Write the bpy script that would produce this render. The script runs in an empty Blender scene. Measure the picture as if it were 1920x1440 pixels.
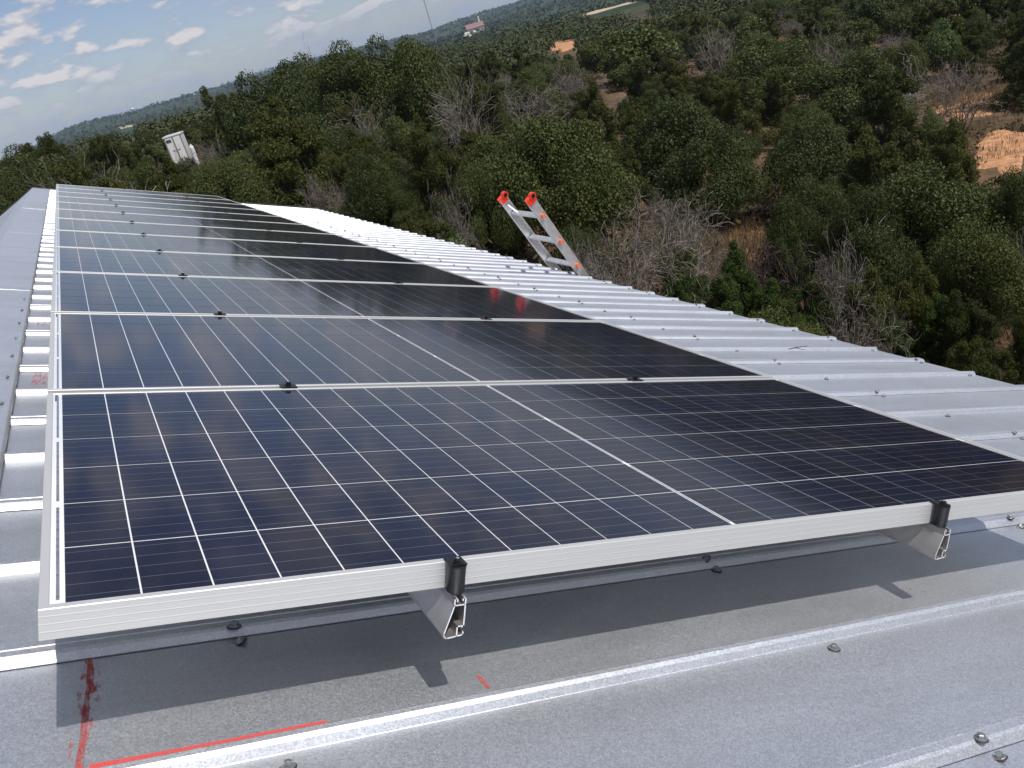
import bpy, math, random
import numpy as np
from mathutils import Vector, Matrix

random.seed(7)
RNG = np.random.default_rng(11)
SC = bpy.context.scene
COL = SC.collection

# ------------------------------------------------------------------ frame of reference
# roof space: U = down the slope (from ridge to eave), V = along the ridge, W = out of the roof.
TH = math.radians(22.877)
CT, ST = math.cos(TH), math.sin(TH)
Z0 = 4.458
def tw(u, v, w):
    return Vector((u*CT + w*ST, v, -u*ST + w*CT + Z0))
ROT = (0.0, TH, 0.0)

# ------------------------------------------------------------------ camera
F = 1653.48
RC = np.array([[0.8909438, -0.44498588, 0.09059095],
               [-0.01857853, -0.23503994, -0.97180814],
               [0.45373339, 0.86414339, -0.21767456]])
MT = np.array([[CT, 0, ST], [0, 1, 0], [-ST, 0, CT]])
CAM = tw(-0.97492587, -1.51009039, 0.50264206)
AX = MT @ RC.T            # columns: right, down, forward in world axes
cam_data = bpy.data.cameras.new('camera')
cam = bpy.data.objects.new('camera', cam_data)
COL.objects.link(cam)
right, down, fwd = [Vector(AX[:, i]) for i in range(3)]
mw = Matrix.Identity(4)
for r in range(3):
    mw[r][0] = right[r]; mw[r][1] = -down[r]; mw[r][2] = -fwd[r]; mw[r][3] = CAM[r]
cam.matrix_world = mw
cam_data.sensor_fit = 'HORIZONTAL'
cam_data.sensor_width = 36.0
cam_data.lens = F/1920*36.0
cam_data.clip_start = 0.05
cam_data.clip_end = 20000
SC.camera = cam

def ray(px, py):
    d = right*((px-960)/F) + down*((py-720)/F) + fwd
    return d.normalized()
def project(p):
    d = Vector(p) - CAM
    z = d.dot(fwd)
    if z < 0.1: return None
    return 960 + F*d.dot(right)/z, 720 + F*d.dot(down)/z, z

# ------------------------------------------------------------------ world, sun, exposure
sun_uvw = Vector((-0.086, -0.50, 1.0)).normalized()
SUN = Vector((sun_uvw.x*CT + sun_uvw.z*ST, sun_uvw.y, -sun_uvw.x*ST + sun_uvw.z*CT))
SUN_EL = math.asin(SUN.z)
SUN_AZ = math.atan2(SUN.x, SUN.y)      # from +Y towards +X

world = bpy.data.worlds.new('World')
SC.world = world
world.use_nodes = True
wn, wl = world.node_tree.nodes, world.node_tree.links
wn.clear()
def W(t, **k):
    n = wn.new(t)
    for a, b in k.items(): setattr(n, a, b)
    return n
sky = W('ShaderNodeTexSky', sky_type='NISHITA')
sky.sun_disc = False
sky.sun_elevation = SUN_EL
sky.sun_rotation = SUN_AZ
sky.altitude = 300; sky.air_density = 1.0; sky.dust_density = 0.7; sky.ozone_density = 2.6
tc = W('ShaderNodeTexCoord')
sep = W('ShaderNodeSeparateXYZ')
wl.new(tc.outputs['Generated'], sep.inputs[0])
def wmath(op, a, b=None, clamp=False):
    n = W('ShaderNodeMath', operation=op); n.use_clamp = clamp
    for i, v in enumerate([a, b]):
        if v is None: continue
        if isinstance(v, (int, float)): n.inputs[i].default_value = v
        else: wl.new(v, n.inputs[i])
    return n.outputs[0]
zc = wmath('MAXIMUM', sep.outputs[2], 0.0)
zz = wmath('ADD', zc, 0.30)
cx = wmath('DIVIDE', sep.outputs[0], zz)
cy = wmath('DIVIDE', sep.outputs[1], zz)
def cloud(zoff, dens0, dens1):
    # layered noise on the cloud ceiling plane; zoff lifts the sample to find the lit upper side
    comb = W('ShaderNodeCombineXYZ')
    a = wmath('DIVIDE', sep.outputs[0], wmath('ADD', zz, zoff))
    b = wmath('DIVIDE', sep.outputs[1], wmath('ADD', zz, zoff))
    wl.new(a, comb.inputs[0]); wl.new(b, comb.inputs[1]); comb.inputs[2].default_value = 3.7
    n1 = W('ShaderNodeTexNoise'); n1.inputs['Scale'].default_value = 9.0
    n1.inputs['Detail'].default_value = 7; n1.inputs['Roughness'].default_value = 0.52
    wl.new(comb.outputs[0], n1.inputs['Vector'])
    mr = W('ShaderNodeMapRange'); mr.interpolation_type = 'SMOOTHSTEP'
    mr.inputs[1].default_value = dens0; mr.inputs[2].default_value = dens1
    wl.new(n1.outputs[0], mr.inputs[0])
    return mr.outputs[0], n1.outputs[0]
dens, raw = cloud(0.0, 0.485, 0.625)
_, raw_up = cloud(0.009, 0.50, 0.64)
thin, _ = cloud(0.0, 0.36, 0.78)
lit = wmath('MULTIPLY', wmath('SUBTRACT', raw, raw_up), 6.0)
lit = wmath('ADD', lit, 0.55, clamp=True)
ccol = W('ShaderNodeMix', data_type='RGBA')
ccol.inputs['A'].default_value = (4.5, 4.8, 5.7, 1)
ccol.inputs['B'].default_value = (8.2, 7.8, 7.8, 1)
wl.new(lit, ccol.inputs['Factor'])
skyc = W('ShaderNodeMix', data_type='RGBA', blend_type='MULTIPLY')
skyc.inputs['Factor'].default_value = 1.0
skyc.inputs['B'].default_value = (1.0, 0.955, 1.06, 1)
wl.new(sky.outputs[0], skyc.inputs['A'])
veil = W('ShaderNodeMix', data_type='RGBA')
veil.inputs['B'].default_value = (3.9, 4.3, 5.6, 1)
wl.new(wmath('MULTIPLY', thin, 0.80), veil.inputs['Factor'])
wl.new(skyc.outputs['Result'], veil.inputs['A'])
fade = W('ShaderNodeMapRange'); fade.interpolation_type = 'SMOOTHSTEP'
fade.inputs[1].default_value = 0.012; fade.inputs[2].default_value = 0.06
wl.new(sep.outputs[2], fade.inputs[0])
mixc = W('ShaderNodeMix', data_type='RGBA')
wl.new(wmath('MULTIPLY', wmath('MULTIPLY', dens, fade.outputs[0]), 0.92), mixc.inputs['Factor'])
wl.new(veil.outputs['Result'], mixc.inputs['A'])
wl.new(ccol.outputs['Result'], mixc.inputs['B'])
bg = W('ShaderNodeBackground'); bg.inputs['Strength'].default_value = 0.092
wo = W('ShaderNodeOutputWorld')
wl.new(mixc.outputs['Result'], bg.inputs['Color']); wl.new(bg.outputs[0], wo.inputs[0])

sd = bpy.data.lights.new('sun', 'SUN')
sd.energy = 4.5; sd.angle = math.radians(0.53); sd.color = (1.0, 0.955, 0.89)
so = bpy.data.objects.new('sun', sd); COL.objects.link(so)
so.rotation_euler = (-SUN).to_track_quat('-Z', 'Y').to_euler()
so.location = (0, 0, 60)

SC.view_settings.view_transform = 'Standard'
SC.view_settings.look = 'None'
SC.view_settings.exposure = 0.0
SC.view_settings.gamma = 1.0
SC.view_settings.use_curve_mapping = False
SC.cycles.max_bounces = 7
SC.cycles.transparent_max_bounces = 12
SC.cycles.volume_bounces = 0

# ------------------------------------------------------------------ node helpers
class NT:
    def __init__(s, name):
        s.m = bpy.data.materials.new(name); s.m.use_nodes = True
        s.n = s.m.node_tree.nodes; s.l = s.m.node_tree.links
        s.n.clear()
        s.out = s.n.new('ShaderNodeOutputMaterial')
        s.p = s.n.new('ShaderNodeBsdfPrincipled')
        s.l.new(s.p.outputs[0], s.out.inputs[0])
    def put(s, sock, v):
        if isinstance(v, (int, float)): sock.default_value = v
        elif isinstance(v, tuple): sock.default_value = v if len(v) != 3 or sock.type == 'VECTOR' else (*v, 1)
        else: s.l.new(v, sock)
    def set(s, **k):
        for a, v in k.items():
            s.put(s.p.inputs[a.replace('_', ' ')], v)
        return s
    def coord(s, kind='Object'):
        return s.n.new('ShaderNodeTexCoord').outputs[kind]
    def pos(s):
        return s.n.new('ShaderNodeNewGeometry').outputs['Position']
    def noise(s, vec, scale, detail=3, rough=0.5, dist=0.0):
        n = s.n.new('ShaderNodeTexNoise')
        n.inputs['Scale'].default_value = scale; n.inputs['Detail'].default_value = detail
        n.inputs['Roughness'].default_value = rough; n.inputs['Distortion'].default_value = dist
        if vec is not None: s.l.new(vec, n.inputs['Vector'])
        return n.outputs[0]
    def mapping(s, vec, scale=(1, 1, 1), loc=(0, 0, 0)):
        n = s.n.new('ShaderNodeMapping'); n.inputs['Scale'].default_value = scale
        n.inputs['Location'].default_value = loc
        s.l.new(vec, n.inputs['Vector']); return n.outputs[0]
    def vor(s, vec, scale, feat='F1', out='Color'):
        n = s.n.new('ShaderNodeTexVoronoi'); n.feature = feat; n.inputs['Scale'].default_value = scale
        s.l.new(vec, n.inputs['Vector']); return n.outputs[out]
    def rng(s, v, a, b, c=0.0, d=1.0, smooth=False):
        n = s.n.new('ShaderNodeMapRange')
        if smooth: n.interpolation_type = 'SMOOTHSTEP'
        for i, q in enumerate((v, a, b, c, d)): s.put(n.inputs[i], q)
        return n.outputs[0]
    def math(s, op, a, b=None, clamp=False):
        n = s.n.new('ShaderNodeMath'); n.operation = op; n.use_clamp = clamp
        s.put(n.inputs[0], a)
        if b is not None: s.put(n.inputs[1], b)
        return n.outputs[0]
    def mix(s, f, a, b, mode='MIX'):
        n = s.n.new('ShaderNodeMix'); n.data_type = 'RGBA'; n.blend_type = mode
        s.put(n.inputs['Factor'], f); s.put(n.inputs['A'], a); s.put(n.inputs['B'], b)
        return n.outputs['Result']
    def ramp(s, v, stops):
        n = s.n.new('ShaderNodeValToRGB'); e = n.color_ramp.elements
        while len(e) < len(stops): e.new(0.5)
        for i, (p, c) in enumerate(stops): e[i].position = p; e[i].color = (*c, 1)
        s.l.new(v, n.inputs[0]); return n.outputs[0]
    def bump(s, h, strength=0.2, dist=0.01):
        n = s.n.new('ShaderNodeBump'); n.inputs['Strength'].default_value = strength
        n.inputs['Distance'].default_value = dist
        s.l.new(h, n.inputs['Height']); s.l.new(n.outputs[0], s.p.inputs['Normal']); return n
    def sepxyz(s, v):
        n = s.n.new('ShaderNodeSeparateXYZ'); s.l.new(v, n.inputs[0]); return n.outputs
    def island(s):
        return s.n.new('ShaderNodeNewGeometry').outputs['Random Per Island']
    def obj_rand(s):
        return s.n.new('ShaderNodeObjectInfo').outputs['Random']

# ------------------------------------------------------------------ materials
def mat_galvalume(name, tone=1.0, metal=0.90, rough=0.48, wave=True):
    m = NT(name); o = m.coord()
    grain = m.noise(o, 600, 2, 0.6)
    spang = m.sepxyz(m.vor(o, 480))[0]
    cloudy = m.noise(o, 2.3, 4, 0.6)
    v = m.math('ADD', m.math('MULTIPLY', grain, 0.30), m.math('MULTIPLY', spang, 0.26))
    v = m.math('ADD', v, m.math('MULTIPLY', cloudy, 0.20))
    c = m.ramp(v, [(0.22, (0.53*tone, 0.55*tone, 0.58*tone)), (0.56, (0.71*tone, 0.735*tone, 0.77*tone))])
    st = m.noise(m.mapping(o, (0.55, 1.6, 1)), 2.6, 6, 0.68, 0.6)
    sc_ = m.noise(m.mapping(o, (1.0, 9.0, 1)), 7.0, 5, 0.7)
    c = m.mix(m.rng(st, 0.46, 0.70, 0.0, 0.38), c, (0.40*tone, 0.39*tone, 0.37*tone))
    c = m.mix(m.rng(sc_, 0.62, 0.72, 0.0, 0.16), c, (0.78, 0.78, 0.76))
    spk = m.vor(o, 620, 'F1', 'Color')
    c = m.mix(m.rng(m.sepxyz(spk)[1], 0.972, 0.98, 0.0, 0.40), c, (1.0, 1.0, 1.0))  # sparkle of the metal painted into the base colour as white specks
    m.set(Base_Color=c, Metallic=metal, Roughness=m.rng(spang, 0, 1, rough-0.04, rough+0.07))
    if wave:
        w = m.noise(m.mapping(o, (0.8, 3.2, 1)), 1.6, 2, 0.4)
        h = m.math('ADD', m.math('MULTIPLY', w, 1.0), m.math('MULTIPLY', grain, 0.012))
        m.bump(h, 0.5, 0.02)
    return m.m
M_ROOF = mat_galvalume('galvalume_sheet')
M_CAP = mat_galvalume('galvalume_ridge', 1.0, 0.7, 0.33)
def mat_simple(name, col, metal=0.0, rough=0.5, nscale=60, nvar=0.12, coat=0.0, bump=0.0):
    m = NT(name); o = m.coord()
    n = m.noise(o, nscale, 4, 0.6)
    a = tuple(c*(1-nvar) for c in col); b = tuple(min(1, c*(1+nvar)) for c in col)
    m.set(Base_Color=m.mix(m.rng(n, 0.3, 0.7), a, b), Metallic=metal,
          Roughness=m.rng(n, 0.3, 0.7, rough*0.9, min(1, rough*1.12)), Coat_Weight=coat)
    if bump: m.bump(n, bump, 0.004)
    return m.m
def mat_frame():
    m = NT('anodised_aluminium'); o = m.coord()
    n = m.noise(m.mapping(o, (1.5, 1.5, 60)), 3, 4, 0.6)
    sm = m.noise(o, 14, 5, 0.65)
    spot = m.rng(sm, 0.70, 0.76)
    c = m.mix(m.rng(n, 0.3, 0.7), (0.53, 0.535, 0.525), (0.555, 0.56, 0.55))
    c = m.mix(m.math('MULTIPLY', spot, 0.35), c, (0.30, 0.31, 0.32))
    m.set(Base_Color=c, Metallic=0.35, Roughness=0.42)
    return m.m
M_FRAME = mat_frame()
M_MILL = mat_simple('mill_aluminium', (0.60, 0.575, 0.56), 0.85, 0.38, 16, 0.22)
M_CUT = mat_simple('cut_aluminium', (0.85, 0.85, 0.85), 0.4, 0.4)
M_BLACK = mat_simple('black_anodised', (0.018, 0.019, 0.022), 0.5, 0.38, 80, 0.2)
M_STEEL = mat_simple('zinc_screw', (0.33, 0.335, 0.34), 0.8, 0.42, 300, 0.25)
M_RUBBER = mat_simple('rubber_washer', (0.03, 0.03, 0.032), 0, 0.7)
M_WHITEBACK = mat_simple('white_backsheet', (0.78, 0.79, 0.79), 0, 0.08, 30, 0.03, 0.6)
M_STRIP = mat_simple('tinned_ribbon', (0.27, 0.28, 0.30), 0.5, 0.25, 90, 0.45, 0.6)
M_PRINT = mat_simple('label_print', (0.08, 0.08, 0.09), 0, 0.3)
def mat_cell():
    m = NT('silicon_cell'); o = m.coord(); P = m.pos()
    s = m.sepxyz(o)
    # object space of every cell runs from -0.5..0.5 cell pitches; ribbons run along U
    fv = m.math('FRACT', m.math('ADD', m.math('MULTIPLY', s[1], 5/0.158), 0.5))
    rib = m.math('LESS_THAN', m.math('ABSOLUTE', m.math('SUBTRACT', fv, 0.5)), 0.012)
    fu = m.math('FRACT', m.math('MULTIPLY', s[0], 1/0.0016))
    fing = m.math('LESS_THAN', m.math('ABSOLUTE', m.math('SUBTRACT', fu, 0.5)), 0.07)
    r = m.obj_rand()
    big = m.noise(P, 1.3, 3, 0.55)
    t = m.math('ADD', m.math('MULTIPLY', r, 0.32), m.math('MULTIPLY', big, 0.6))
    c = m.ramp(t, [(0.25, (0.0050, 0.0070, 0.026)), (0.55, (0.0060, 0.0062, 0.017)), (0.85, (0.0078, 0.0073, 0.0150))])
    c = m.mix(m.math('MULTIPLY', fing, 0.45), c, (0.05, 0.06, 0.09))
    c = m.mix(m.math('MULTIPLY', rib, 0.45), c, (0.28, 0.29, 0.31))
    dust = m.noise(P, 4.0, 5, 0.65)
    c = m.mix(m.rng(dust, 0.42, 0.8, 0.002, 0.024), c, (0.35, 0.33, 0.30))
    m.set(Base_Color=c, Roughness=0.6, Specular_IOR_Level=0.0, Coat_Weight=1.0, Coat_Roughness=m.rng(dust, 0.3, 0.8, 0.06, 0.12), Coat_IOR=1.29)
    return m.m
M_CELL = mat_cell()
def mat_chalk():
    m = NT('red_chalk'); o = m.coord()
    n = m.noise(m.mapping(o, (1, 0.35, 1)), 95, 4, 0.75)
    n2 = m.noise(o, 900, 1, 0.5)
    a = m.math('MULTIPLY', m.rng(n, 0.49, 0.58), m.rng(n2, 0.35, 0.55))
    m.set(Base_Color=(0.50, 0.07, 0.065), Roughness=0.9, Alpha=m.math('MULTIPLY', a, 0.75))
    return m.m
M_CHALK = mat_chalk()
def mat_chalk2():
    m = NT('red_chalk_dense'); o = m.coord()
    n = m.noise(o, 300, 3, 0.75); n2 = m.noise(m.mapping(o, (9, 1, 1)), 28, 4, 0.7)
    a = m.math('MULTIPLY', m.rng(n, 0.36, 0.56, 0.15, 1.0), m.rng(n2, 0.34, 0.52, 0.12, 1.0))
    m.set(Base_Color=(0.52, 0.085, 0.08), Roughness=0.9, Alpha=m.math('MULTIPLY', a, 0.92))
    return m.m
M_CHALK2 = mat_chalk2()

def mat_chalk3():
    m = NT('red_chalk_line'); o = m.coord()
    n = m.noise(o, 420, 3, 0.7)
    m.set(Base_Color=(0.56, 0.075, 0.07), Roughness=0.9, Alpha=m.rng(n, 0.30, 0.46, 0.45, 1.0))
    return m.m
M_CHALK3 = mat_chalk3()
def mat_leaf(name, cols, rough=0.4, spec=0.5, trans=True):
    m = NT(name); P = m.pos()
    r = m.island(); orr = m.obj_rand()
    clump = m.noise(P, 1.1, 2, 0.5)
    t = m.math('ADD', m.math('MULTIPLY', r, 0.45), m.math('ADD', m.math('MULTIPLY', orr, 0.30), m.math('MULTIPLY', clump, 0.35)))
    c = m.ramp(t, [(0.15, cols[0]), (0.5, cols[1]), (0.9, cols[2])])
    m.set(Base_Color=c, Roughness=rough, Specular_IOR_Level=spec)
    if trans:
        tr = m.n.new('ShaderNodeBsdfTranslucent'); m.l.new(c, tr.inputs[0])
        mx = m.n.new('ShaderNodeMixShader'); mx.inputs[0].default_value = 0.22
        m.l.new(m.p.outputs[0], mx.inputs[1]); m.l.new(tr.outputs[0], mx.inputs[2])
        m.l.new(mx.outputs[0], m.out.inputs[0])
    return m.m
M_OAK = mat_leaf('oak_leaves', [(0.020, 0.031, 0.008), (0.050, 0.068, 0.016), (0.112, 0.126, 0.034)], 0.55, 0.22)
M_JUN = mat_leaf('juniper_foliage', [(0.022, 0.030, 0.008), (0.052, 0.064, 0.015), (0.104, 0.102, 0.028)], 0.65, 0.12)
M_CEDAR = mat_leaf('young_cedar_foliage', [(0.024, 0.044, 0.010), (0.044, 0.072, 0.015), (0.078, 0.104, 0.024)], 0.6, 0.15)
M_PALE = mat_leaf('pale_foliage', [(0.055, 0.085, 0.022), (0.085, 0.125, 0.035), (0.13, 0.16, 0.05)], 0.5, 0.3)
M_RUST = mat_leaf('dead_brown_foliage', [(0.12, 0.055, 0.025), (0.20, 0.10, 0.045), (0.30, 0.17, 0.08)], 0.8, 0.1)
M_SCRUB = mat_leaf('scrub_leaves', [(0.030, 0.028, 0.014), (0.050, 0.048, 0.022), (0.12, 0.085, 0.045)], 0.8, 0.1)
M_BARK = mat_simple('dark_bark', (0.055, 0.045, 0.038), 0, 0.9, 30, 0.4)
def mat_twig(name, a, b):
    m = NT(name); r = m.island(); P = m.pos()
    n = m.noise(P, 0.9, 3, 0.6)
    t = m.math('ADD', m.math('MULTIPLY', r, 0.6), m.math('MULTIPLY', n, 0.5))
    m.set(Base_Color=m.mix(m.rng(t, 0.25, 0.85), a, b), Roughness=0.85, Specular_IOR_Level=0.2)
    return m.m
M_TWIG = mat_twig('grey_dead_wood', (0.045, 0.037, 0.031), (0.33, 0.29, 0.25))
M_TWIGP = mat_twig('silver_dead_wood', (0.18, 0.165, 0.15), (0.50, 0.46, 0.42))
M_TWIGR = mat_twig('reddish_dead_wood', (0.035, 0.024, 0.024), (0.17, 0.115, 0.105))

def mat_ground():
    m = NT('hill_country_soil'); P = m.pos()
    n1 = m.noise(P, 0.16, 5, 0.6); n2 = m.noise(P, 1.3, 5, 0.65); n3 = m.noise(P, 9, 4, 0.7)
    v = m.math('ADD', m.math('MULTIPLY', n1, 0.6), m.math('MULTIPLY', n2, 0.4))
    near = m.ramp(v, [(0.38, (0.055, 0.040, 0.026)), (0.50, (0.105, 0.073, 0.043)), (0.60, (0.20, 0.125, 0.072)), (0.70, (0.34, 0.20, 0.115))])
    near = m.mix(m.rng(n3, 0.35, 0.75, 0.0, 0.55), near, (0.07, 0.055, 0.035))
    # distance from the building decides how much brush colour the land carries
    ln = m.n.new('ShaderNodeVectorMath'); ln.operation = 'LENGTH'; m.l.new(P, ln.inputs[0])
    dist = ln.outputs['Value']
    f1 = m.noise(P, 0.012, 6, 0.62); f2 = m.noise(P, 0.09, 5, 0.7)
    far = m.ramp(m.math('ADD', m.math('MULTIPLY', f1, 0.5), m.math('MULTIPLY', f2, 0.5)),
                 [(0.40, (0.020, 0.031, 0.014)), (0.52, (0.036, 0.050, 0.023)), (0.60, (0.060, 0.068, 0.035)), (0.68, (0.19, 0.16, 0.095))])
    c = m.mix(m.rng(dist, 220, 520, smooth=True), near, far)
    m.set(Base_Color=c, Roughness=0.95, Specular_IOR_Level=0.1)
    m.bump(m.math('ADD', n2, n3), 0.6, 0.15)
    return m.m
M_GROUND = mat_ground()
M_DIRT = mat_simple('orange_caliche', (0.40, 0.205, 0.098), 0, 0.95, 2.2, 0.42, 0, 0.5)
M_FIELD = mat_simple('dry_field', (0.42, 0.35, 0.22), 0, 0.95, 0.05, 0.25)
M_GRASS = mat_leaf('dry_grass', [(0.12, 0.08, 0.035), (0.23, 0.165, 0.08), (0.34, 0.26, 0.14)], 0.8, 0.1)
M_FARWOOD = mat_leaf('far_brush', [(0.024, 0.036, 0.013), (0.043, 0.056, 0.019), (0.078, 0.084, 0.034)], 0.7, 0.15, False)

# ------------------------------------------------------------------ mesh helpers
def tag(o, label=None, cat=None, group=None, kind=None):
    if label: o['label'] = label
    if cat: o['category'] = cat
    if group: o['group'] = group
    if kind: o['kind'] = kind
    return o
def empty(name, loc=(0, 0, 0), rot=(0, 0, 0)):
    o = bpy.data.objects.new(name, None); COL.objects.link(o)
    o.location = loc; o.rotation_euler = rot; o.empty_display_size = 0.1
    return o
def link(name, me, parent=None, loc=None, rot=None, scale=None):
    if isinstance(scale, float): scale = (scale,)*3
    o = bpy.data.objects.new(name, me); COL.objects.link(o)
    if parent is not None: o.parent = parent
    if loc is not None: o.location = loc
    if rot is not None: o.rotation_euler = rot
    if scale is not None: o.scale = scale
    return o
class MB:
    def __init__(s): s.v = []; s.f = []; s.mi = []; s.cur = 0
    def add(s, vs, fs):
        b = len(s.v); s.v += [tuple(q) for q in vs]
        for f in fs: s.f.append(tuple(b+i for i in f)); s.mi.append(s.cur)
    def box(s, x0, y0, z0, x1, y1, z1):
        s.add([(x0,y0,z0),(x1,y0,z0),(x1,y1,z0),(x0,y1,z0),(x0,y0,z1),(x1,y0,z1),(x1,y1,z1),(x0,y1,z1)],
              [(0,3,2,1),(4,5,6,7),(0,1,5,4),(1,2,6,5),(2,3,7,6),(3,0,4,7)])
    def lathe(s, prof, n=20, c=(0, 0, 0), rot=0.0, caps=True):
        vs = []; fs = []
        for r, z in prof:
            for k in range(n):
                a = 2*math.pi*k/n + rot
                vs.append((c[0]+r*math.cos(a), c[1]+r*math.sin(a), c[2]+z))
        for i in range(len(prof)-1):
            for k in range(n):
                fs.append((i*n+k, i*n+(k+1) % n, (i+1)*n+(k+1) % n, (i+1)*n+k))
        if caps:
            fs.append(tuple(range(n-1, -1, -1))); fs.append(tuple((len(prof)-1)*n+k for k in range(n)))
        s.add(vs, fs)
    def tube(s, pts, r, n=8):
        pts = [Vector(p) for p in pts]; vs = []; fs = []
        rs = r if isinstance(r, (list, tuple)) else [r]*len(pts)
        for i, p in enumerate(pts):
            d = (pts[min(i+1, len(pts)-1)] - pts[max(i-1, 0)]).normalized()
            a = d.orthogonal().normalized(); b = d.cross(a)
            for k in range(n):
                t = 2*math.pi*k/n
                vs.append(p + a*(rs[i]*math.cos(t)) + b*(rs[i]*math.sin(t)))
        for i in range(len(pts)-1):
            for k in range(n):
                fs.append((i*n+k, i*n+(k+1) % n, (i+1)*n+(k+1) % n, (i+1)*n+k))
        fs.append(tuple(range(n-1, -1, -1))); fs.append(tuple((len(pts)-1)*n+k for k in range(n)))
        s.add(vs, fs)
    def beam(s, p0, p1, side, w, t):
        # rectangular bar from p0 to p1: width w along 'side', thickness t across
        p0, p1 = Vector(p0), Vector(p1); d = (p1-p0).normalized()
        sd = (Vector(side) - d*Vector(side).dot(d)).normalized(); nn = d.cross(sd)
        vs = []
        for p in (p0, p1):
            for a, b in ((-1, -1), (1, -1), (1, 1), (-1, 1)):
                vs.append(p + sd*(a*w/2) + nn*(b*t/2))
        s.add(vs, [(3,2,1,0),(4,5,6,7),(0,1,5,4),(1,2,6,5),(2,3,7,6),(3,0,4,7)])
    def extrude(s, poly, a0, a1, axis='V', z=False):
        # poly in (u,w); extruded along V from a0 to a1
        n = len(poly); vs = [(p[0], a0, p[1]) for p in poly] + [(p[0], a1, p[1]) for p in poly]
        fs = [(i, i+n, (i+1) % n+n, (i+1) % n) for i in range(n)]
        fs.append(tuple(range(n))); fs.append(tuple(range(2*n-1, n-1, -1)))
        s.add(vs, fs)
    def mesh(s, name, mats, smooth=False):
        me = bpy.data.meshes.new(name); me.from_pydata(s.v, [], s.f)
        for m in (mats if isinstance(mats, (list, tuple)) else [mats]): me.materials.append(m)
        if len(set(s.mi)) > 1:
            me.polygons.foreach_set('material_index', s.mi)
        if smooth: me.polygons.foreach_set('use_smooth', [True]*len(me.polygons))
        me.update(); return me
    def build(s, name, mats, parent=None, smooth=False, loc=None, rot=None):
        return link(name, s.mesh(name, mats, smooth), parent, loc, rot)
def np_mesh(name, verts, faces, mat, smooth=False):
    verts = np.asarray(verts, dtype=np.float32); faces = np.asarray(faces, dtype=np.int32)
    k = faces.shape[1]; me = bpy.data.meshes.new(name)
    me.vertices.add(len(verts)); me.vertices.foreach_set('co', verts.ravel())
    me.loops.add(faces.size); me.loops.foreach_set('vertex_index', faces.ravel())
    me.polygons.add(len(faces)); me.polygons.foreach_set('loop_start', np.arange(0, faces.size, k, dtype=np.int32))
    if smooth: me.polygons.foreach_set('use_smooth', np.ones(len(faces), dtype=bool))
    me.materials.append(mat); me.update(calc_edges=True); return me
def bevel(o, w=0.002, seg=2):
    b = o.modifiers.new('bevel', 'BEVEL'); b.width = w; b.segments = seg; b.limit_method = 'ANGLE'
    return o

# ------------------------------------------------------------------ terrain
CX, CY, CZ = CAM
_ph = RNG.uniform(0, 6.28, 24)
def wob(x, y, s, k):
    return (np.sin(x/s + _ph[k]) * np.cos(y/s*1.13 + _ph[k+1]) + 0.5*np.sin(x/s*2.3 - y/s*1.7 + _ph[k+2]))
def ground(x, y):
    x = np.asarray(x, dtype=float); y = np.asarray(y, dtype=float)
    r = np.hypot(x-CX, y-CY)
    az = np.arctan2(x-CX, y-CY)
    azd = np.degrees(az)
    A = np.interp(azd, [-180, -30, 6, 12, 20, 28, 34, 40, 45, 50, 58, 75, 140, 180], [0, 0, 0, 0.3, 1.7, 3.4, 4.7, 5.6, 6.2, 6.9, 7.2, 7.0, 1.5, 0])
    z = -A*(1-np.exp(-np.maximum(x-2.4, 0)/7.0))
    z = z + np.clip((r-34)/40, 0, 1)*np.interp(azd, [10, 25, 38, 46, 60], [0, 1.2, 1.4, 0.8, 0.3])
    z = z - np.clip((r-80)/160, 0, 1)*np.interp(azd, [5, 20, 40, 60], [0, 4.0, 4.5, 5.5])
    z = z + np.clip((r-14)/60, 0, 1)*0.35*wob(x, y, 13, 0)
    z = z + np.clip((r-90)/200, 0, 1)*1.6*wob(x, y, 55, 3)
    z = z + np.clip((r-300)/700, 0, 1)*3.5*wob(x, y, 190, 6)
    t = np.clip((r-260)/900, 0, 1); z = z - 11*t*t*(3-2*t)*np.clip((az+0.35)/0.4, 0, 1)
    t = np.clip((r-1500)/2400, 0, 1); t = t*t*(3-2*t)
    # a long low ridge on the skyline that tapers out at the far left
    crest = 46 + 9*np.sin(az*9+1.0) + 5*np.sin(az*23+2) + 2.4*np.sin(az*61) + 1.2*np.sin(az*140+1)
    taper = np.clip((az+0.065)/0.10, 0, 1); taper = taper*taper*(3-2*taper)
    back = np.where(az < -0.3, 1.0, 0.0)
    z = z + t*(4 + (crest-6)*np.maximum(taper, back*0.6))
    t2 = np.clip((r-4300)/3000, 0, 1); z = z - t2*60
    return z
def gz(x, y): return float(ground(x, y))
nr, na = 200, 480
rad = np.concatenate([[0.0], 3*np.exp(np.linspace(0, math.log(9000/3), nr))])
ang = np.linspace(0, 2*math.pi, na, endpoint=False)
RR, AA = np.meshgrid(rad, ang, indexing='ij')
gx = CX + RR*np.sin(AA); gy = CY + RR*np.cos(AA); gzv = ground(gx, gy)
vv = np.stack([gx.ravel(), gy.ravel(), gzv.ravel()], 1)
i0 = np.arange(len(rad)-1)[:, None]*na; j0 = np.arange(na)[None, :]; j1 = (j0+1) % na
quads = np.stack([i0+j0, i0+na+j0, i0+na+j1, i0+j1], -1).reshape(-1, 4)
quads = quads[:, ::-1]
terrain = link('ground', np_mesh('ground', vv, quads, M_GROUND, True))
tag(terrain, 'brush covered hill country soil falling away from the roof to the skyline', kind='structure')

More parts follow.
